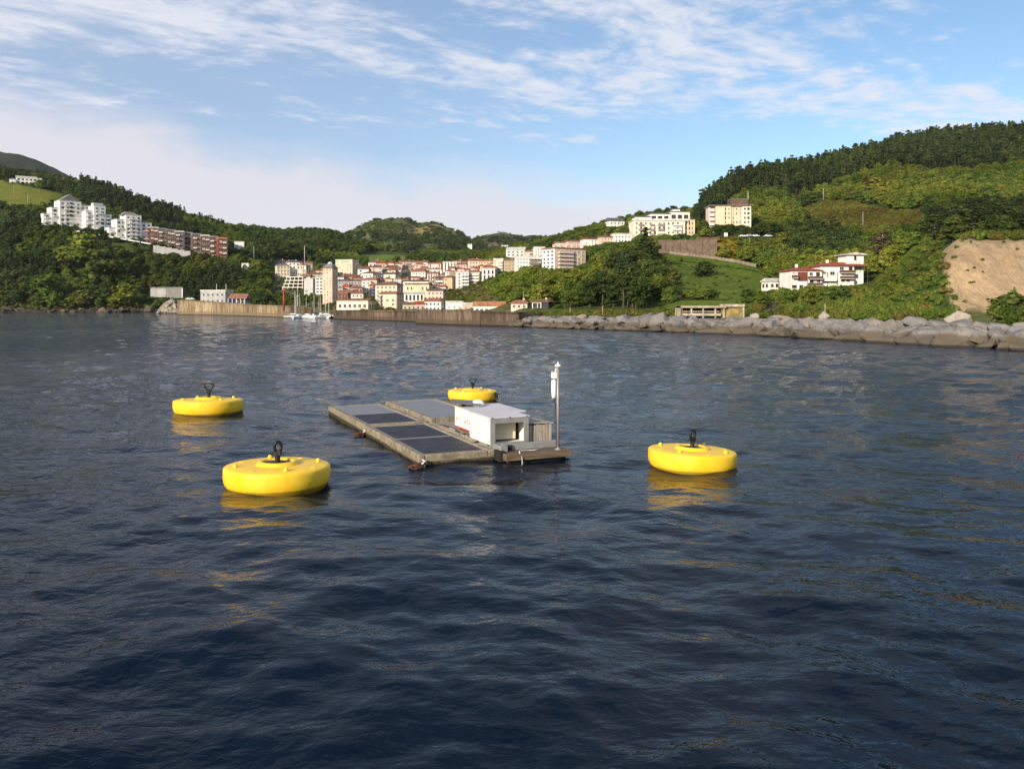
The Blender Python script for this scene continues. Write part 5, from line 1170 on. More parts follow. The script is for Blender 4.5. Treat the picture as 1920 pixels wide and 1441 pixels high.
for c_, b_, Y, col, cn, rz, lab in [(1393, 447, 401, (.72, .72, .72), 'white', 10, 'white parked car nearest the notice board on the terrace road'), (1404, 447.5, 402, (.45, .46, .48), 'silver', 0, 'silver parked car between the two white cars on the terrace road'),
         (1416, 447.5, 404, (.72, .72, .72), 'white', -8, 'white parked car beside the slim pole on the terrace road'), (1440, 447, 408, (.72, .72, .72), 'white', 5, 'white parked van-like car apart from the others, at the bushes'), (357, 563, 395, (.60, .60, .62), 'grey', 0, 'pale grey car parked on the harbour wall left of the harbour shed')]:
    if c_ > 1000: Y = solveY(c_, b_, 300) + 2.5
    p_ = at(c_, b_, Y)
    if c_ > 1000: p_.z = gz(p_.x, p_.y)
    e = empty('parked_car', p_, R(rz)); tag(e, lab, 'car', 'parked cars')
    bd, gl = car_meshes(cn, col); link('body', bd, e); link('side_glass', gl, e)
    for x in (-1.3, 1.3):
        for y in (-.78, .78): link('wheel', WHEEL, e, (x, y, .34))
    RECTS.append((c_ - 8, c_ + 8, b_ - 7, b_, Y, 3))

# rocky shore on the left
SH = [rock_mesh('shore_rock', 60 + i, M_SHORE, 12) for i in range(5)]; SHP = [rock_mesh('pale_shore_rock', 70 + i, M_PALE, 10) for i in range(4)]
rs = random.Random(21)
for i in range(120):
    c_ = rs.uniform(-40, 330); Y = float(np.interp(c_, [0, 90, 340], [500, 503, 507])) + rs.uniform(-3, 6); sz = rs.uniform(.7, 1.8) * (2.0 if rs.random() < .25 else 1)
    o_ = link('shore_rock', rs.choice(SH), None, ((c_ - CX) / F * Y, Y, rs.uniform(-.4, 1.8)), (rs.uniform(-.7, .7), rs.uniform(-.4, .4), rs.uniform(0, 6)), (sz * 1.3, sz, sz * rs.uniform(.6, 1.1)))
    tag(o_, 'dark shore rock at the waterline below the left wood', 'rock', 'dark rocks along the left shore')
for i in range(70):
    f = rs.random() ** .7; c_ = rs.uniform(296 + 10 * (1 - f), 346); row = 588 - (1 - abs(c_ - 322) / 26) * 28 * rs.random(); Y = 415 + (588 - row) * .35; sz = rs.uniform(.7, 1.5)
    o_ = link('shore_rock', rs.choice(SHP), None, at(c_, row, Y), (rs.uniform(-1, 1), rs.uniform(-1, 1), rs.uniform(0, 6)), (sz * 1.3, sz, sz))
    tag(o_, 'pale rubble stone heaped at the landward end of the tan harbour wall', 'rock', 'pale rubble beside the tan wall')
b = MB(); hp = []
n_ = 14
for i in range(n_):
    for j in range(6):
        c_ = 290 + 60 * i / (n_ - 1); r_ = j / 5; Y = 412 + 26 * r_; hh = max(0, 1 - ((c_ - 322) / 32) ** 2) * math.sin(r_ * math.pi * .62) * 8.2 - 1
        hp.append(((c_ - CX) / F * Y, Y, hh))
b.add(hp, [(i * 6 + j, (i + 1) * 6 + j, (i + 1) * 6 + j + 1, i * 6 + j + 1) for i in range(n_ - 1) for j in range(5)])
tag(b.build('rubble_bank', rock_material('rubble_dark', (.12, .10, .08), (.1, .08, .06), .8)), None, None, kind='structure')
RECTS.append((288, 350, 560, 588, 410, 20)); RECTS.append((330, 545, 560, 596, 245, 60)); RECTS.append((620, 975, 578, 612, 150, 90))
# quay ground behind the walls
def quay(name, pts, m_):
    """pts: (column, front distance, back distance, z)"""
    b = MB(); vs_ = []
    for c_, y0, y1, z in pts: vs_ += [((c_ - CX) / F * y0, y0, z), ((c_ - CX) / F * y1, y1, z)]
    b.add(vs_, [(2 * i, 2 * i + 2, 2 * i + 3, 2 * i + 1) for i in range(len(pts) - 1)]); tag(b.build(name, m_), None, None, kind='structure')
M_QUAY = mat('quay_concrete', (.30, .26, .21), rough=.95, var=.25, vscale=.3)
quay('quay_ground', [(330, 371, 520, 6.0), (400, 352, 500, 4.9), (480, 308, 470, 3.6), (542, 268, 300, 3.3)], M_QUAY)
quay('quay_ground', [(626, 250, 350, 2.2), (700, 232, 345, 2.2), (780, 200, 345, 2.2), (860, 176, 335, 2.1), (968, 160, 300, 1.9)], M_QUAY)

# small houses packed in behind the ones above, each told by its colour, its roof and the house it stands behind
rf_ = random.Random(5)
fill = []
base_list = [t for t in TOWN if 510 < t[0] < 1015 and 486 <= t[2] <= 560 and t[3] < 575]
used_ = {}
for t in base_list:
    for side_ in (0, 1, 2):
        if rf_.random() < .12: continue
        w_ = rf_.uniform(13, 22); cx_ = t[0] + (t[1] - t[0]) * (.2, .85, .52)[side_]; bs = t[2] + rf_.uniform(6, 13); tp = t[2] - rf_.uniform(3, 9) - 3 * (side_ == 2)
        if tp < 486 or bs > 572: continue
        wl = rf_.choice(['white', 'ivory', 'cream', 'pink', 'peach', 'beige', 'rose', 'white']); rc_ = rf_.choice(['terra', 'terra', 'brownr', 'red', 'greyr']); rt = rf_.choice(['hip', 'gable', 'gabley'])
        nm_ = {'terra': 'terracotta', 'brownr': 'brown', 'red': 'bright red', 'greyr': 'grey'}[rc_]; rn_ = {'hip': 'hipped', 'gable': 'ridged', 'gabley': 'gable ended'}[rt]
        near = ' '.join(t[5].split()[:6]); near = near[:near.rfind(' with')] if near.endswith(' with') else near
        for w2 in (' a', ' the', ' in', ' at', ' with', ' under', ' under a', ' above', ' of', ' wide', ' and', ' on', ' few', ' dark', ' directly', ' beside', ' behind'):
            if near.endswith(w2): near = near[:-len(w2)]
        lab = f"small {wl} house, {nm_} {rn_} roof, tucked {('left', 'right', 'straight')[side_]} behind the {near}"
        lab = ' '.join(lab.split()[:16])
        house('town_house', lab, cx_ - w_ / 2, cx_ + w_ / 2, tp, bs, yaw=rf_.uniform(-25, 25), floors=rf_.choice((2, 3)), bays=rf_.choice((2, 3)), wall=wl, roof=rt, rcol=rc_, rh=rf_.uniform(.18, .3), kinds=rf_.choice(['w', 'wb', 'ws']))

# ------------------------------------------------------------------ vegetation
def foliage_material(name, c1, c2, c3, trans=.25):
    m = bpy.data.materials.new(name); m.use_nodes = True; t = m.node_tree; t.nodes.clear(); N = NT(t)
    rnd = N.n('ShaderNodeObjectInfo').outputs['Random']
    P = N.n('ShaderNodeNewGeometry').outputs['Position']
    isl = N.n('ShaderNodeNewGeometry').outputs['Random Per Island']
    col = N.mix(N.ss(rnd, .0, .55), c4(c1), c4(c2)); col = N.mix(N.ss(rnd, .62, 1.0), col, c4(c3))
    big_ = N.noise(P, .018, 3, .5)
    f = N.m('MULTIPLY', N.ss(isl, 0, 1, .68, 1.32), N.ss(big_, .3, .7, .70, 1.28))
    col = N.n('ShaderNodeVectorMath', operation='SCALE', ins={0: col, 'Scale': f}).outputs[0]
    d_ = N.n('ShaderNodeBsdfDiffuse', ins={0: col}); tr = N.n('ShaderNodeBsdfTranslucent', ins={0: col})
    mx = N.n('ShaderNodeMixShader', ins={0: trans, 1: d_, 2: tr})
    N.n('ShaderNodeOutputMaterial', ins={0: mx}); return m
MF_LIGHT = foliage_material('spring_foliage', (.170, .185, .030), (.125, .170, .029), (.195, .190, .036), .32)
MF_MID = foliage_material('broadleaf_foliage', (.072, .115, .024), (.105, .150, .028), (.135, .155, .031), .30)
MF_DARK = foliage_material('dark_foliage', (.042, .072, .020), (.060, .095, .024), (.095, .112, .028))
MF_PINE = foliage_material('pine_needles', (.032, .050, .020), (.046, .068, .023), (.070, .092, .027), .15)
MF_YEL = foliage_material('yellow_foliage', (.19, .145, .020), (.17, .15, .02), (.14, .14, .02))
MF_BRN = foliage_material('bracken_fronds', (.165, .115, .038), (.140, .125, .036), (.115, .13, .03))
MF_DRY = foliage_material('dry_twigs', (.10, .07, .045), (.12, .085, .055), (.09, .065, .04))
M_BARK = mat('bark', (.075, .058, .045), rough=.95, var=.4, vscale=2); M_BARKP = mat('pale_bark', (.42, .37, .31), rough=.95, var=.3, vscale=2)

def leaf_quads(b, lobes, n, size, rg, flat=.0, up=.25):
    tot = sum(l[3] ** 2 for l in lobes)
    for (cx_, cy_, cz_, r_, sq) in lobes:
        k = max(6, int(n * r_ * r_ / tot))
        for i in range(k):
            v = rg.normal(size=3); v /= np.linalg.norm(v)
            if v[2] < -.55: v[2] *= -.6
            rad = r_ * (rg.uniform(.72, 1.12) if rg.random() < .85 else rg.uniform(1.05, 1.3))
            p = np.array([cx_, cy_, cz_]) + v * rad * np.array([1, 1, sq])
            nn = v + rg.normal(size=3) * .55 + np.array([0, 0, up]); nn /= np.linalg.norm(nn)
            a = np.cross(nn, [0, 0, 1.0]) if abs(nn[2]) < .95 else np.array([1.0, 0, 0]); a /= np.linalg.norm(a); c_ = np.cross(nn, a)
            th = rg.uniform(0, 6.28); a2 = a * math.cos(th) + c_ * math.sin(th); c2 = -a * math.sin(th) + c_ * math.cos(th)
            w_ = size * rg.uniform(.55, 1.2); h_ = w_ * rg.uniform(.5, .95); bend = nn * w_ * .18
            b.add([p - a2 * w_ - bend, p - c2 * h_ + bend * .5, p + a2 * w_ - bend, p + c2 * h_ + bend * .5], [(0, 1, 2, 3)])
def core(b, lobes, rg, k=.74):
    for (cx_, cy_, cz_, r_, sq) in lobes:
        bm_ = bmesh.new(); bmesh.ops.create_icosphere(bm_, subdivisions=1, radius=1)
        vs_ = [(cx_ + v.co.x * r_ * k * rg.uniform(.85, 1.12), cy_ + v.co.y * r_ * k * rg.uniform(.85, 1.12), cz_ + v.co.z * r_ * k * sq * rg.uniform(.85, 1.12)) for v in bm_.verts]
        fs = [tuple(v.index for v in f.verts) for f in bm_.faces]; bm_.free(); b.add(vs_, fs)
def broadleaf(seed, nleaf=640, tall=1.0):
    """10 m tree: returns crown builder and trunk builder"""
    rg = np.random.default_rng(seed); lobes = []
    for i in range(14):
        a = rg.uniform(0, 6.28); z = rg.uniform(1.7, 8.2) * tall; rr = 3.3 * math.sin(min(math.pi, max(.35, (z / tall + .6) / 10.2 * math.pi))) * rg.uniform(.35, 1.0)
        lobes.append((rr * math.cos(a), rr * math.sin(a), z, rg.uniform(1.2, 2.05), rg.uniform(.72, .95)))
    lobes.append((0, 0, 8.3 * tall, 1.5, .85)); lobes.append((0, 0, 5.2 * tall, 2.5, .9)); lobes.append((0, 0, 2.6 * tall, 2.2, .8))
    b = MB(); core(b, lobes, rg); leaf_quads(b, lobes, nleaf, .52, rg)
    t = MB(); t.tube([(0, 0, -1.2), (.1, 0, 1.5), (0, .1, 4.5 * tall), (0, 0, 7 * tall)], [.36, .28, .18, .06], 6)
    for i in range(5):
        a = rg.uniform(0, 6.28); z = rg.uniform(2.0, 4.8) * tall
        t.tube([(0, 0, z), (1.0 * math.cos(a), 1.0 * math.sin(a), z + 1.0), (2.1 * math.cos(a), 2.1 * math.sin(a), z + 2.2)], [.15, .1, .04], 5)
    return b, t
def conifer(seed, kind):
    """12 m conifer"""
    rg = np.random.default_rng(seed); lobes = []
    if kind == 'pine':
        for i in range(10):
            a = rg.uniform(0, 6.28); z = rg.uniform(5.2, 11.2); rr = rg.uniform(.3, 2.0) * (1.15 - (z - 5) / 11); lobes.append((rr * math.cos(a), rr * math.sin(a), z, rg.uniform(.7, 1.35), rg.uniform(.55, .8)))
        lobes.append((0, 0, 11.2, .8, .9))
    elif kind == 'cone':
        for i in range(26):
            f = i / 25; z = 1.8 + 9.6 * f; a = i * 2.4 + rg.uniform(-.4, .4); rr = 2.1 * (1 - f) ** .8 * rg.uniform(.5, 1); lobes.append((rr * math.cos(a), rr * math.sin(a), z, .35 + 1.0 * (1 - f) * rg.uniform(.7, 1), .55))
    else:
        for i in range(14):
            a = rg.uniform(0, 6.28); z = rg.uniform(3.0, 10.8); rr = rg.uniform(.2, 1.3) * (1.1 - (z - 3) / 11); lobes.append((rr * math.cos(a), rr * math.sin(a), z, rg.uniform(.6, 1.1), 1.1))
        lobes.append((0, 0, 11.3, .55, 1.3))
    b = MB(); core(b, lobes, rg, .68); leaf_quads(b, lobes, 430, .42, rg, up=.1)
    t = MB(); t.tube([(0, 0, -1.2), (0, .05, 5), (0, 0, 11.0)], [.26, .2, .05], 6)
    for i in range(4):
        a = rg.uniform(0, 6.28); z = rg.uniform(4.5, 8.5); t.tube([(0, 0, z), (1.3 * math.cos(a), 1.3 * math.sin(a), z + .5)], [.08, .03], 4)
    return b, t
def shrub(seed, n=340):
    rg = np.random.default_rng(seed); lobes = []
    for i in range(6):
        a = rg.uniform(0, 6.28); rr = rg.uniform(.1, .95); lobes.append((rr * math.cos(a), rr * math.sin(a), rg.uniform(.3, .95), rg.uniform(.4, .75), .85))
    b = MB(); core(b, lobes, rg); leaf_quads(b, lobes, n, .15, rg); return b
def protos(name, builders, fm, trunk=True):
    out = []
    for b, t in builders:
        nb = MB(); nb.v = list(b.v); nb.f = list(b.f); nb.mi = [0] * len(b.f); mats = [fm]
        cr = b.mesh('crown', fm); tk = None
        if t is not None:
            tk = t.mesh('trunk', M_BARK); nb.add(t.v, t.f, 1); mats = [fm, M_BARK]
        out.append((cr, tk, nb.mesh(name, mats)))
    return out
BLB = [broadleaf(s_) for s_ in (1, 2, 3, 4)]; PNB = [conifer(11, 'pine'), conifer(12, 'pine'), conifer(13, 'cone'), conifer(14, 'col'), conifer(15, 'col')]; SHB = [(shrub(s_), None) for s_ in (21, 22, 23)]
def recopy(bs):
    o_ = []
    for b, t in bs:
        nb = MB(); nb.v = list(b.v); nb.f = list(b.f); nb.mi = [0] * len(b.f); o_.append((nb, t))
    return o_
PR = {'light': protos('light_tree', recopy(BLB), MF_LIGHT), 'mid': protos('mid_tree', recopy(BLB), MF_MID), 'dark': protos('dark_tree', recopy(BLB), MF_DARK), 'pine': protos('pine', recopy(PNB), MF_PINE),
      'ivy': protos('ivy', recopy(SHB), MF_MID), 'bracken': protos('bracken', recopy(SHB), MF_BRN), 'gorse': protos('gorse', recopy(SHB), MF_YEL), 'scrub': protos('scrub', recopy(SHB), MF_LIGHT)}

ZV = {
 'pine': [(1300, 428), (1335, 345), (1400, 322), (1500, 303), (1700, 268), (1950, 250), (2700, 250), (2700, 318), (1920, 318), (1800, 330), (1640, 322), (1560, 356), (1480, 376), (1420, 362), (1390, 372), (1370, 385), (1330, 440)],
 'pine_b': [(150, 345), (190, 330), (260, 370), (340, 395), (350, 412), (290, 420), (225, 402), (160, 378)],
 'pine_c': [(1728, 448), (1735, 405), (1800, 396), (1920, 388), (2700, 388), (2700, 452), (1800, 452)],
 'dark': [(1475, 500), (1480, 440), (1530, 420), (1600, 440), (1620, 480), (1600, 500)],
 'dark_b': [(1100, 585), (1130, 520), (1180, 480), (1235, 490), (1240, 540), (1200, 585)],
 'light': [(895, 590), (905, 540), (960, 500), (1060, 500), (1075, 545), (1010, 590)],
 'light_b': [(1590, 370), (1600, 330), (1700, 325), (1930, 330), (2700, 330), (2700, 386), (1760, 392), (1740, 396), (1640, 385)],
 'dark_c': [(440, 490), (450, 430), (690, 432), (694, 474), (560, 486), (500, 500)],
 'shore': [(1860, 612), (1870, 560), (2700, 560), (2700, 612)],
}
ET = (ZG - H) / YG[None, :]; CM = np.maximum.accumulate(ET, axis=1)
def scatter(spacing, x0, x1, y0, y1, seed):
    rg = np.random.default_rng(seed); nx, ny = int((x1 - x0) / spacing), int((y1 - y0) / spacing)
    gx, gy = np.meshgrid(np.arange(nx), np.arange(ny), indexing='ij')
    X = x0 + (gx + rg.uniform(0, 1, gx.shape)) * spacing; Y = y0 + (gy + rg.uniform(0, 1, gx.shape)) * spacing
    X, Y = X.ravel(), Y.ravel(); col = CX + F * X / Y; k = (col > -260) & (col < 2250); return X[k], Y[k], col[k], rg
def hidden(col, Y, z, h):
    i = np.clip(((col - CXS[0]) / 6).astype(int), 0, len(CXS) - 1); j = np.clip((np.log(Y / 62.0) / math.log(1450 / 62.0) * 329).astype(int) - 1, 0, len(YG) - 1)
    return (z + h - H) / Y < CM[i, j] - .0005
RA_ = np.array(RECTS)
def blocked(col, Y, row, hpx, rpx, allow=.22):
    """would a plant of that size stand in, or hide, something built?"""
    for x0, x1, top, base, Yb, dep in RECTS:
        if x0 - rpx * .7 < col < x1 + rpx * .7:
            if Yb - 1.0 < Y < Yb + dep + 1.0 and x0 - rpx * .4 < col < x1 + rpx * .4: return True
            if Y <= Yb + dep and row - hpx < base - max(3.0, allow * (base - top)) and row > top: return True
    return False
PLANTS = {k: [] for k in PR}
def grow(spacing, region, seed, pick):
    X, Y, col, rg = scatter(spacing, *region, seed)
    z = ground(col, Y); row = HZ - (z - H) / Y * F
    hid = hidden(col, Y, z, 9.0)
    zm = {k: inpoly(col, row, p) for k, p in ZONES.items()}; zv = {k: inpoly(col, row, p) for k, p in ZV.items()}
    for i in range(len(X)):
        if hid[i] or z[i] < 1.6: continue
        r_ = pick(i, X[i], Y[i], col[i], row[i], z[i], zm, zv, rg)
        if r_ is None: continue
        kind, h, wid = r_
        px_m = F / Y[i]
        ok = False
        for tr in range(3):
            if not blocked(col[i], Y[i], row[i], h * px_m, wid * .5 * px_m): ok = True; break
            h *= .6; wid *= .7
            if h < 1.3: break
        if not ok and not blocked(col[i], Y[i], row[i], 1.0 * px_m, 1.2 * px_m): kind, h, wid, ok = 'ivy', 1.3, 4.6, True
        if ok: PLANTS[kind].append((X[i], Y[i], z[i], h, wid, rg.uniform(0, 6.28), rg.integers(0, 100)))
OPEN = ('meadow', 'meadow_b', 'meadow_c', 'meadow_d', 'cliff', 'bare', 'bare_b', 'bracken', 'gorse', 'ivy', 'bare_c')
def pick_tree(i, X, Y, col, row, z, zm, zv, rg):
    if Y < 215 and any(zm[k][i] for k in ('cliff',)): return None
    if any(zm[k][i] for k in OPEN if k != 'cliff'): return None
    if 1750 < col and 160 < Y < 200 : return None
    town = 505 < col < 915 and row > 487 and Y < 760
    if town and rg.random() > .10: return None
    if Y < 300 and z < 3.0: return None
    if zm['garden'][i]: return None
    n_ = noise.noise(Vector((X * .022, Y * .022, 2.0)))
    if zv['pine'][i] or zv['pine_b'][i]: return ('pine', rg.uniform(8, 17), rg.uniform(6, 8.5)) if rg.random() < .86 else ('mid', rg.uniform(7, 11), 8)
    if zv['pine_c'][i]: return ('pine', rg.uniform(6, 9), rg.uniform(6, 9)) if rg.random() < .7 else ('dark', rg.uniform(5, 7), 7)
    if zv['dark'][i] or zv['dark_b'][i]:
        return ('dark', rg.uniform(6, 9), rg.uniform(6, 9)) if rg.random() < .75 else ('pine', rg.uniform(8, 12), 6)
    if zv['dark_c'][i]: return ('dark', rg.uniform(8, 12), rg.uniform(8, 11)) if n_ < .25 else ('mid', rg.uniform(7, 10), 9)
    if zv['light'][i]: return ('light', rg.uniform(4.5, 7.5), rg.uniform(5, 8))
    if zv['light_b'][i]: return ('light' if n_ > -.18 else 'mid', rg.uniform(6, 10), rg.uniform(7, 10.5))
    if town: return ('mid', rg.uniform(4, 7), rg.uniform(4, 7))
    if col < 500:
        if n_ > .0: return ('mid' if n_ < .3 else 'light', rg.uniform(5, 10), rg.uniform(6, 10))
        if n_ < -.28 and rg.random() < .6: return ('pine', rg.uniform(9, 13), 6.5)
        return ('dark', rg.uniform(6, 10), rg.uniform(7, 10))
    if 1235 < col < 1445 and 545 < row < 592: return (('mid', 'dark', 'light')[int(rg.integers(0, 3))], rg.uniform(2.6, 4.4), rg.uniform(4, 6.5))
    if n_ > .10: return ('light', rg.uniform(5, 9), rg.uniform(6, 9))
    if n_ < -.24: return ('dark', rg.uniform(6, 9), rg.uniform(6, 9))
    return ('mid', rg.uniform(5.5, 9), rg.uniform(6, 9.5))
def pick_shrub(i, X, Y, col, row, z, zm, zv, rg):
    if zm['bracken'][i] and Y < 700: return ('bracken', rg.uniform(.8, 1.7), rg.uniform(2.6, 4.2)) if rg.random() < .8 else ('scrub', rg.uniform(1.2, 2.2), 3.2)
    if zm['gorse'][i] and Y < 500: return ('gorse', rg.uniform(.9, 1.6), rg.uniform(2.2, 3.2))
    if zm['ivy'][i] and Y < 330: return (('ivy' if rg.random() < .72 else 'scrub') if rg.random() < .9 else 'bracken', rg.uniform(.8, 1.9), rg.uniform(2.2, 3.6))
    if zv['pine_c'][i] and Y < 300 and Y > 184: return (rg.choice(['ivy', 'bracken', 'ivy']), rg.uniform(1.2, 2.8), rg.uniform(3, 4.5))
    if zv['shore'][i] and Y < 162 and z > 1.75: return ('ivy', rg.uniform(1.6, 4.2), rg.uniform(3, 4.5))
    if Y < 215 and z > 1.75 and not zm['cliff'][i] and rg.random() < .42 and not (zm['bare'][i] or zm['bare_b'][i]) and row < 603: return (rg.choice(['scrub', 'ivy', 'bracken']), rg.uniform(.5, 1.3), rg.uniform(1.8, 3.2))
    if zm['cliff'][i] and 150 < Y < 190 and rg.random() < (.30 if row < 470 or (1805 < col < 1850 and row < 540) else .06): return ('ivy', rg.uniform(.4, 1.0), rg.uniform(.8, 1.9))
    if (zm['garden'][i] or (505 < col < 930 and row > 487 and Y < 760)) and rg.random() < .30: return (rg.choice(['ivy', 'scrub', 'bracken']), rg.uniform(.8, 2.2), rg.uniform(2, 3.6))
    if (zm['meadow'][i] or zm['meadow_d'][i]) and rg.random() < .06: return ('ivy', rg.uniform(.5, 1.1), rg.uniform(1.6, 2.6))
    if 1418 < col < 1700 and 545 < row < 596 and Y < 260 and not (zm['bare'][i]): return (rg.choice(['ivy', 'scrub', 'ivy', 'bracken']), rg.uniform(1.0, 2.6), rg.uniform(2.4, 4))
    return None
grow(6.2, (-760, 720, 205, 1120), 1, pick_tree)
grow(2.3, (-260, 420, 95, 640), 2, pick_shrub)

def pick_shore(i, X, Y, col, row, z, zm, zv, rg):
    if col > 296 or z > 14: return None
    return (rg.choice(['ivy', 'ivy', 'bracken', 'scrub']), rg.uniform(1.4, 4.0), rg.uniform(3, 6))
grow(3.0, (-460, -170, 492, 540), 3, pick_shore)
def instancer(name, kind, pts, label):
    if not pts: return
    pc = bpy.data.collections.new('proto_' + name); n = len(PR[kind])
    for k in range(n): pc.objects.link(bpy.data.objects.new(f'proto_{name}_{k:02d}', PR[kind][k][2]))
    base_h = {'light': 9.8, 'mid': 9.8, 'dark': 9.8, 'pine': 12.0}.get(kind, 1.6); base_w = {'light': 8.4, 'mid': 8.4, 'dark': 8.4, 'pine': 5.2}.get(kind, 3.0)
    me = bpy.data.meshes.new(name); me.vertices.add(len(pts)); me.vertices.foreach_set('co', np.array([p[:3] for p in pts], np.float32).ravel())
    a = me.attributes.new('scl', 'FLOAT_VECTOR', 'POINT'); a.data.foreach_set('vector', np.array([(p[4] / base_w, p[4] / base_w, p[3] / base_h) for p in pts], np.float32).ravel())
    a = me.attributes.new('rot', 'FLOAT_VECTOR', 'POINT'); a.data.foreach_set('vector', np.array([(.06 * math.sin(p[5] * 5), .06 * math.cos(p[5] * 3), p[5]) for p in pts], np.float32).ravel())
    a = me.attributes.new('idx', 'INT', 'POINT'); a.data.foreach_set('value', np.array([p[6] % n for p in pts], np.int32))
    o_ = link(name, me); g = bpy.data.node_groups.new('plant_' + name, 'GeometryNodeTree')
    g.interface.new_socket('Geometry', in_out='INPUT', socket_type='NodeSocketGeometry'); g.interface.new_socket('Geometry', in_out='OUTPUT', socket_type='NodeSocketGeometry')
    gi, go = g.nodes.new('NodeGroupInput'), g.nodes.new('NodeGroupOutput'); ip = g.nodes.new('GeometryNodeInstanceOnPoints'); ci = g.nodes.new('GeometryNodeCollectionInfo')
    ci.inputs['Collection'].default_value = pc; ci.inputs['Separate Children'].default_value = True; ci.inputs['Reset Children'].default_value = True
    def na(nm, ty):
        q_ = g.nodes.new('GeometryNodeInputNamedAttribute'); q_.data_type = ty; q_.inputs['Name'].default_value = nm; return q_.outputs['Attribute']
    er = g.nodes.new('FunctionNodeEulerToRotation'); g.links.new(na('rot', 'FLOAT_VECTOR'), er.inputs[0])
    g.links.new(gi.outputs[0], ip.inputs['Points']); g.links.new(ci.outputs[0], ip.inputs['Instance']); ip.inputs['Pick Instance'].default_value = True
    g.links.new(na('idx', 'INT'), ip.inputs['Instance Index']); g.links.new(er.outputs[0], ip.inputs['Rotation']); g.links.new(na('scl', 'FLOAT_VECTOR'), ip.inputs['Scale']); g.links.new(ip.outputs[0], go.inputs[0])
    md = o_.modifiers.new('plants', 'NODES'); md.node_group = g
    tag(o_, label, None, kind='stuff'); return o_
def tree_thing(name, crown, trunk, loc, scl, rz, label, cat, group):
    e = empty(name, loc, rz); e.scale = scl; tag(e, label, cat, group); link('crown', crown, e); link('trunk', trunk, e); return e
# the trees that show largest stand as things of their own
REGION = lambda c_: 'left' if c_ < 500 else ('town' if c_ < 930 else ('head' if c_ < 1260 else 'right'))
WHERE = {'left': 'wood on the left hillside', 'town': 'gardens of the harbour town', 'head': 'bushy headland between town and meadow', 'right': 'wooded hillside above the boulder breakwater'}
NAMES = {'light': ('broadleaf_tree', 'yellow green broadleaf tree', 80), 'mid': ('broadleaf_tree', 'mid green broadleaf tree', 80), 'dark': ('broadleaf_tree', 'dark green broadleaf tree', 80), 'pine': ('conifer_tree', 'dark conifer', 70)}
for kind, (nm, lab, mx) in NAMES.items():
    L = sorted(PLANTS[kind], key=lambda p: -p[3] / p[1]); own = [p for p in L[:mx * 3] if 0 < CX + F * p[0] / p[1] < 1920][:mx]; ids = set(map(id, own)); n = len(PR[kind])
    bh, bw = (12.0, 5.2) if kind == 'pine' else (9.8, 8.4)
    for p in own:
        pr = PR[kind][p[6] % n]; reg = REGION(CX + F * p[0] / p[1])
        tree_thing(nm, pr[0], pr[1], (p[0], p[1], p[2]), (p[4] / bw, p[4] / bw, p[3] / bh), p[5], f'{lab} in the {WHERE[reg]}', 'tree', f'{lab}s, {WHERE[reg]}')
    instancer({'light': 'light_woodland', 'mid': 'green_woodland', 'dark': 'dark_woodland', 'pine': 'pine_woodland'}[kind], kind, [p for p in L if id(p) not in ids], {'light': 'yellow green woodland covering the hillsides', 'mid': 'mid green woodland covering the hillsides', 'dark': 'dark green woodland covering the hillsides', 'pine': 'dark pine wood along the ridges'}[kind])
for kind, lab in (('ivy', 'green creepers and low scrub on the slopes'), ('bracken', 'brown bracken on the open slope'), ('gorse', 'yellow gorse beside the retaining wall'), ('scrub', 'pale green scrub on the slopes')):
    instancer({'ivy': 'undergrowth', 'bracken': 'bracken', 'gorse': 'gorse', 'scrub': 'scrub'}[kind], kind, PLANTS[kind], lab)
# far hills: woods that read as one mass
def far_wood(name, g, c0, c1, y0, y1, n, seed, kind, keep, label):
    rg = np.random.default_rng(seed); pts = []
    for _ in range(n):
        c_, Y = rg.uniform(c0, c1), rg.uniform(y0, y1); z = g(c_, Y); row = HZ - (z - H) / Y * F
        if not keep(c_, row, noise.noise(Vector((c_ * .03, Y * .012, seed)))): continue
        pts.append(((c_ - CX) / F * Y, Y, z - 1, rg.uniform(5, 9) * (.55 if kind == 'ivy' else 1), rg.uniform(7, 12), rg.uniform(0, 6.28), rg.integers(0, 100)))
    instancer(name, kind, pts, label)
inP = lambda c_, r_, P: bool(inpoly(np.array([c_]), np.array([r_]), P)[0])
far_wood('far_woods', g_a, 560, 930, 1150, 1780, 2600, 31, 'dark', lambda c_, r_, n_: r_ > 436 and n_ > -.1, 'dark woods on the rounded far hill')
far_wood('far_woods', g_b, 850, 1130, 1350, 1980, 2600, 32, 'dark', lambda c_, r_, n_: n_ > -.05 and r_ > 446, 'dark woods on the lower far hill')
far_wood('far_scrub', g_a, 600, 900, 1400, 1800, 1500, 35, 'ivy', lambda c_, r_, n_: n_ > -.25, 'low scrub on the top of the rounded far hill')
far_wood('far_scrub', g_b, 860, 1130, 1500, 2000, 900, 36, 'ivy', lambda c_, r_, n_: n_ > -.2, 'low scrub on the top of the lower far hill')
far_wood('ridge_woods', g_c, -100, 330, 1200, 1920, 1500, 33, 'dark', lambda c_, r_, n_: n_ > .1 and r_ > 310 + .3 * c_, 'dark woods on the far left ridge')

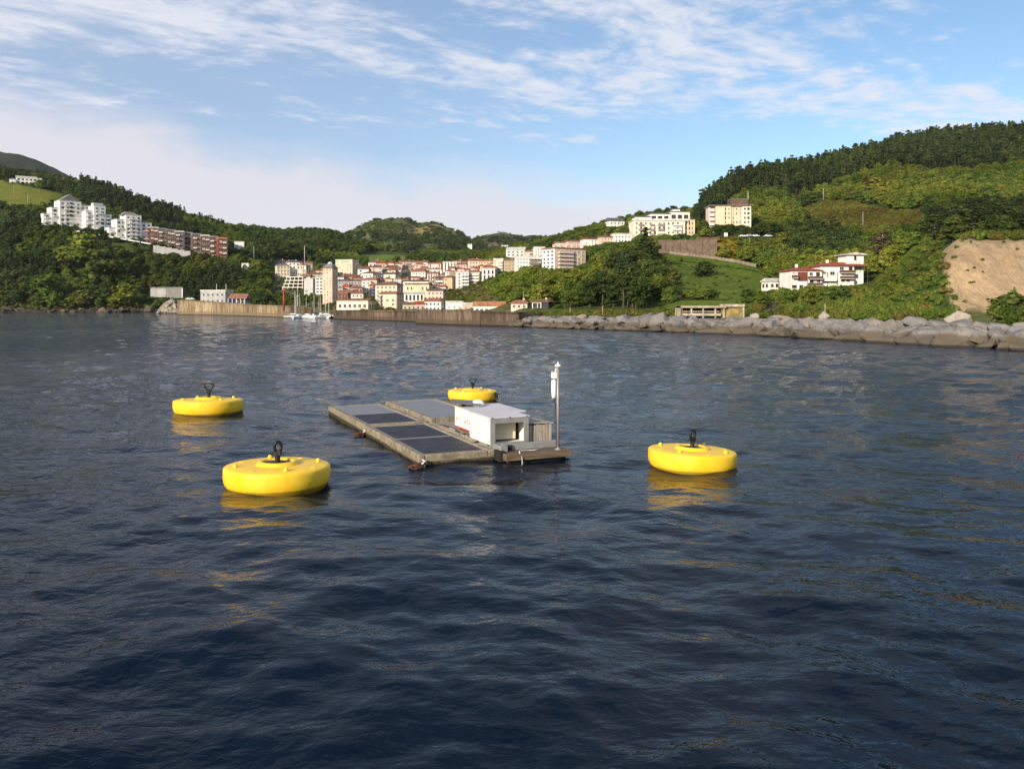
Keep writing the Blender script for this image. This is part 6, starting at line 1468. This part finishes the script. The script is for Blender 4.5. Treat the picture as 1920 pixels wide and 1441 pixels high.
# trees one can point out
def single(name, col, base, top, wpx, kind, idx, label, fm=None, bark=None, Y=None, cat='tree'):
    Y = Y or solveY(col, base, 150); k = Y / F; p = at(col, base, Y); p.z = min(p.z, gz(p.x, p.y) + .2) if abs(p.z - gz(p.x, p.y)) < 6 else p.z
    pr = PR[kind][idx]; cr = pr[0]; tk = pr[1]
    if fm: cr = cr.copy(); cr.materials.clear(); cr.materials.append(fm)
    if bark and tk: tk = tk.copy(); tk.materials.clear(); tk.materials.append(bark)
    bh, bw = (12.0, 5.2) if kind == 'pine' else ((9.8, 8.4) if tk else (1.6, 3.0))
    e = empty(name, p, col); e.scale = (wpx * k / bw, wpx * k / bw, (base - top) * k / bh); tag(e, label, cat)
    link('crown', cr, e)
    if tk: link('trunk', tk, e)
single('conifer_tree', 1211, 505, 424, 62, 'pine', 2, 'tall dark pointed conifer in front of the cream apartment block')
single('conifer_tree', 1172, 520, 462, 44, 'pine', 3, 'second dark conifer just left of the tall pointed one')
single('broadleaf_tree', 1657, 383, 350, 40, 'light', 1, 'round yellow tree on the slope above the bracken', MF_YEL)
single('broadleaf_tree', 1640, 372, 330, 70, 'light', 0, 'broad pale green tree just above the round yellow tree')
single('broadleaf_tree', 1320, 520, 488, 46, 'dark', 2, 'lone round dark bush standing in the meadow', cat='bush')
single('dead_tree', 1655, 505, 432, 62, 'pine', 0, 'dry brown pine with a pale bare trunk behind the red roofed house', MF_DRY, M_BARKP)
single('broadleaf_tree', 148, 512, 432, 92, 'mid', 3, 'large leafy tree below the largest stepped white block', MF_LIGHT)
single('broadleaf_tree', 195, 540, 462, 78, 'dark', 1, 'large dark layered tree at the foot of the white blocks')
single('broadleaf_tree', 152, 583, 540, 60, 'light', 2, 'rust brown shrub overhanging the left shore rocks', MF_BRN, cat='bush', Y=512)
single('broadleaf_tree', 92, 580, 512, 84, 'mid', 0, 'bright green leafy tree overhanging the left shore', Y=514)
single('broadleaf_tree', 235, 578, 528, 56, 'light', 3, 'olive yellow shrub on the left shore beside the grey shed', cat='bush', Y=512)
single('broadleaf_tree', 1893, 612, 548, 84, 'dark', 0, 'dark shrub at the foot of the bare cliff', cat='bush', Y=128)

# ------------------------------------------------------------------ haze
hz_m = bpy.data.materials.new('haze_air'); hz_m.use_nodes = True; t = hz_m.node_tree; t.nodes.clear(); N = NT(t)
pvn = N.n('ShaderNodeVolumePrincipled', ins={'Color': (.86, .92, 1.0, 1), 'Density': .00003, 'Anisotropy': .2})
ho = N.n('ShaderNodeOutputMaterial'); t.links.new(pvn.outputs[0], ho.inputs['Volume'])
hb = MB().box(-2150, 2100, -60, 2650, -5.5, 480).build('haze', hz_m); hb['kind'] = 'stuff'
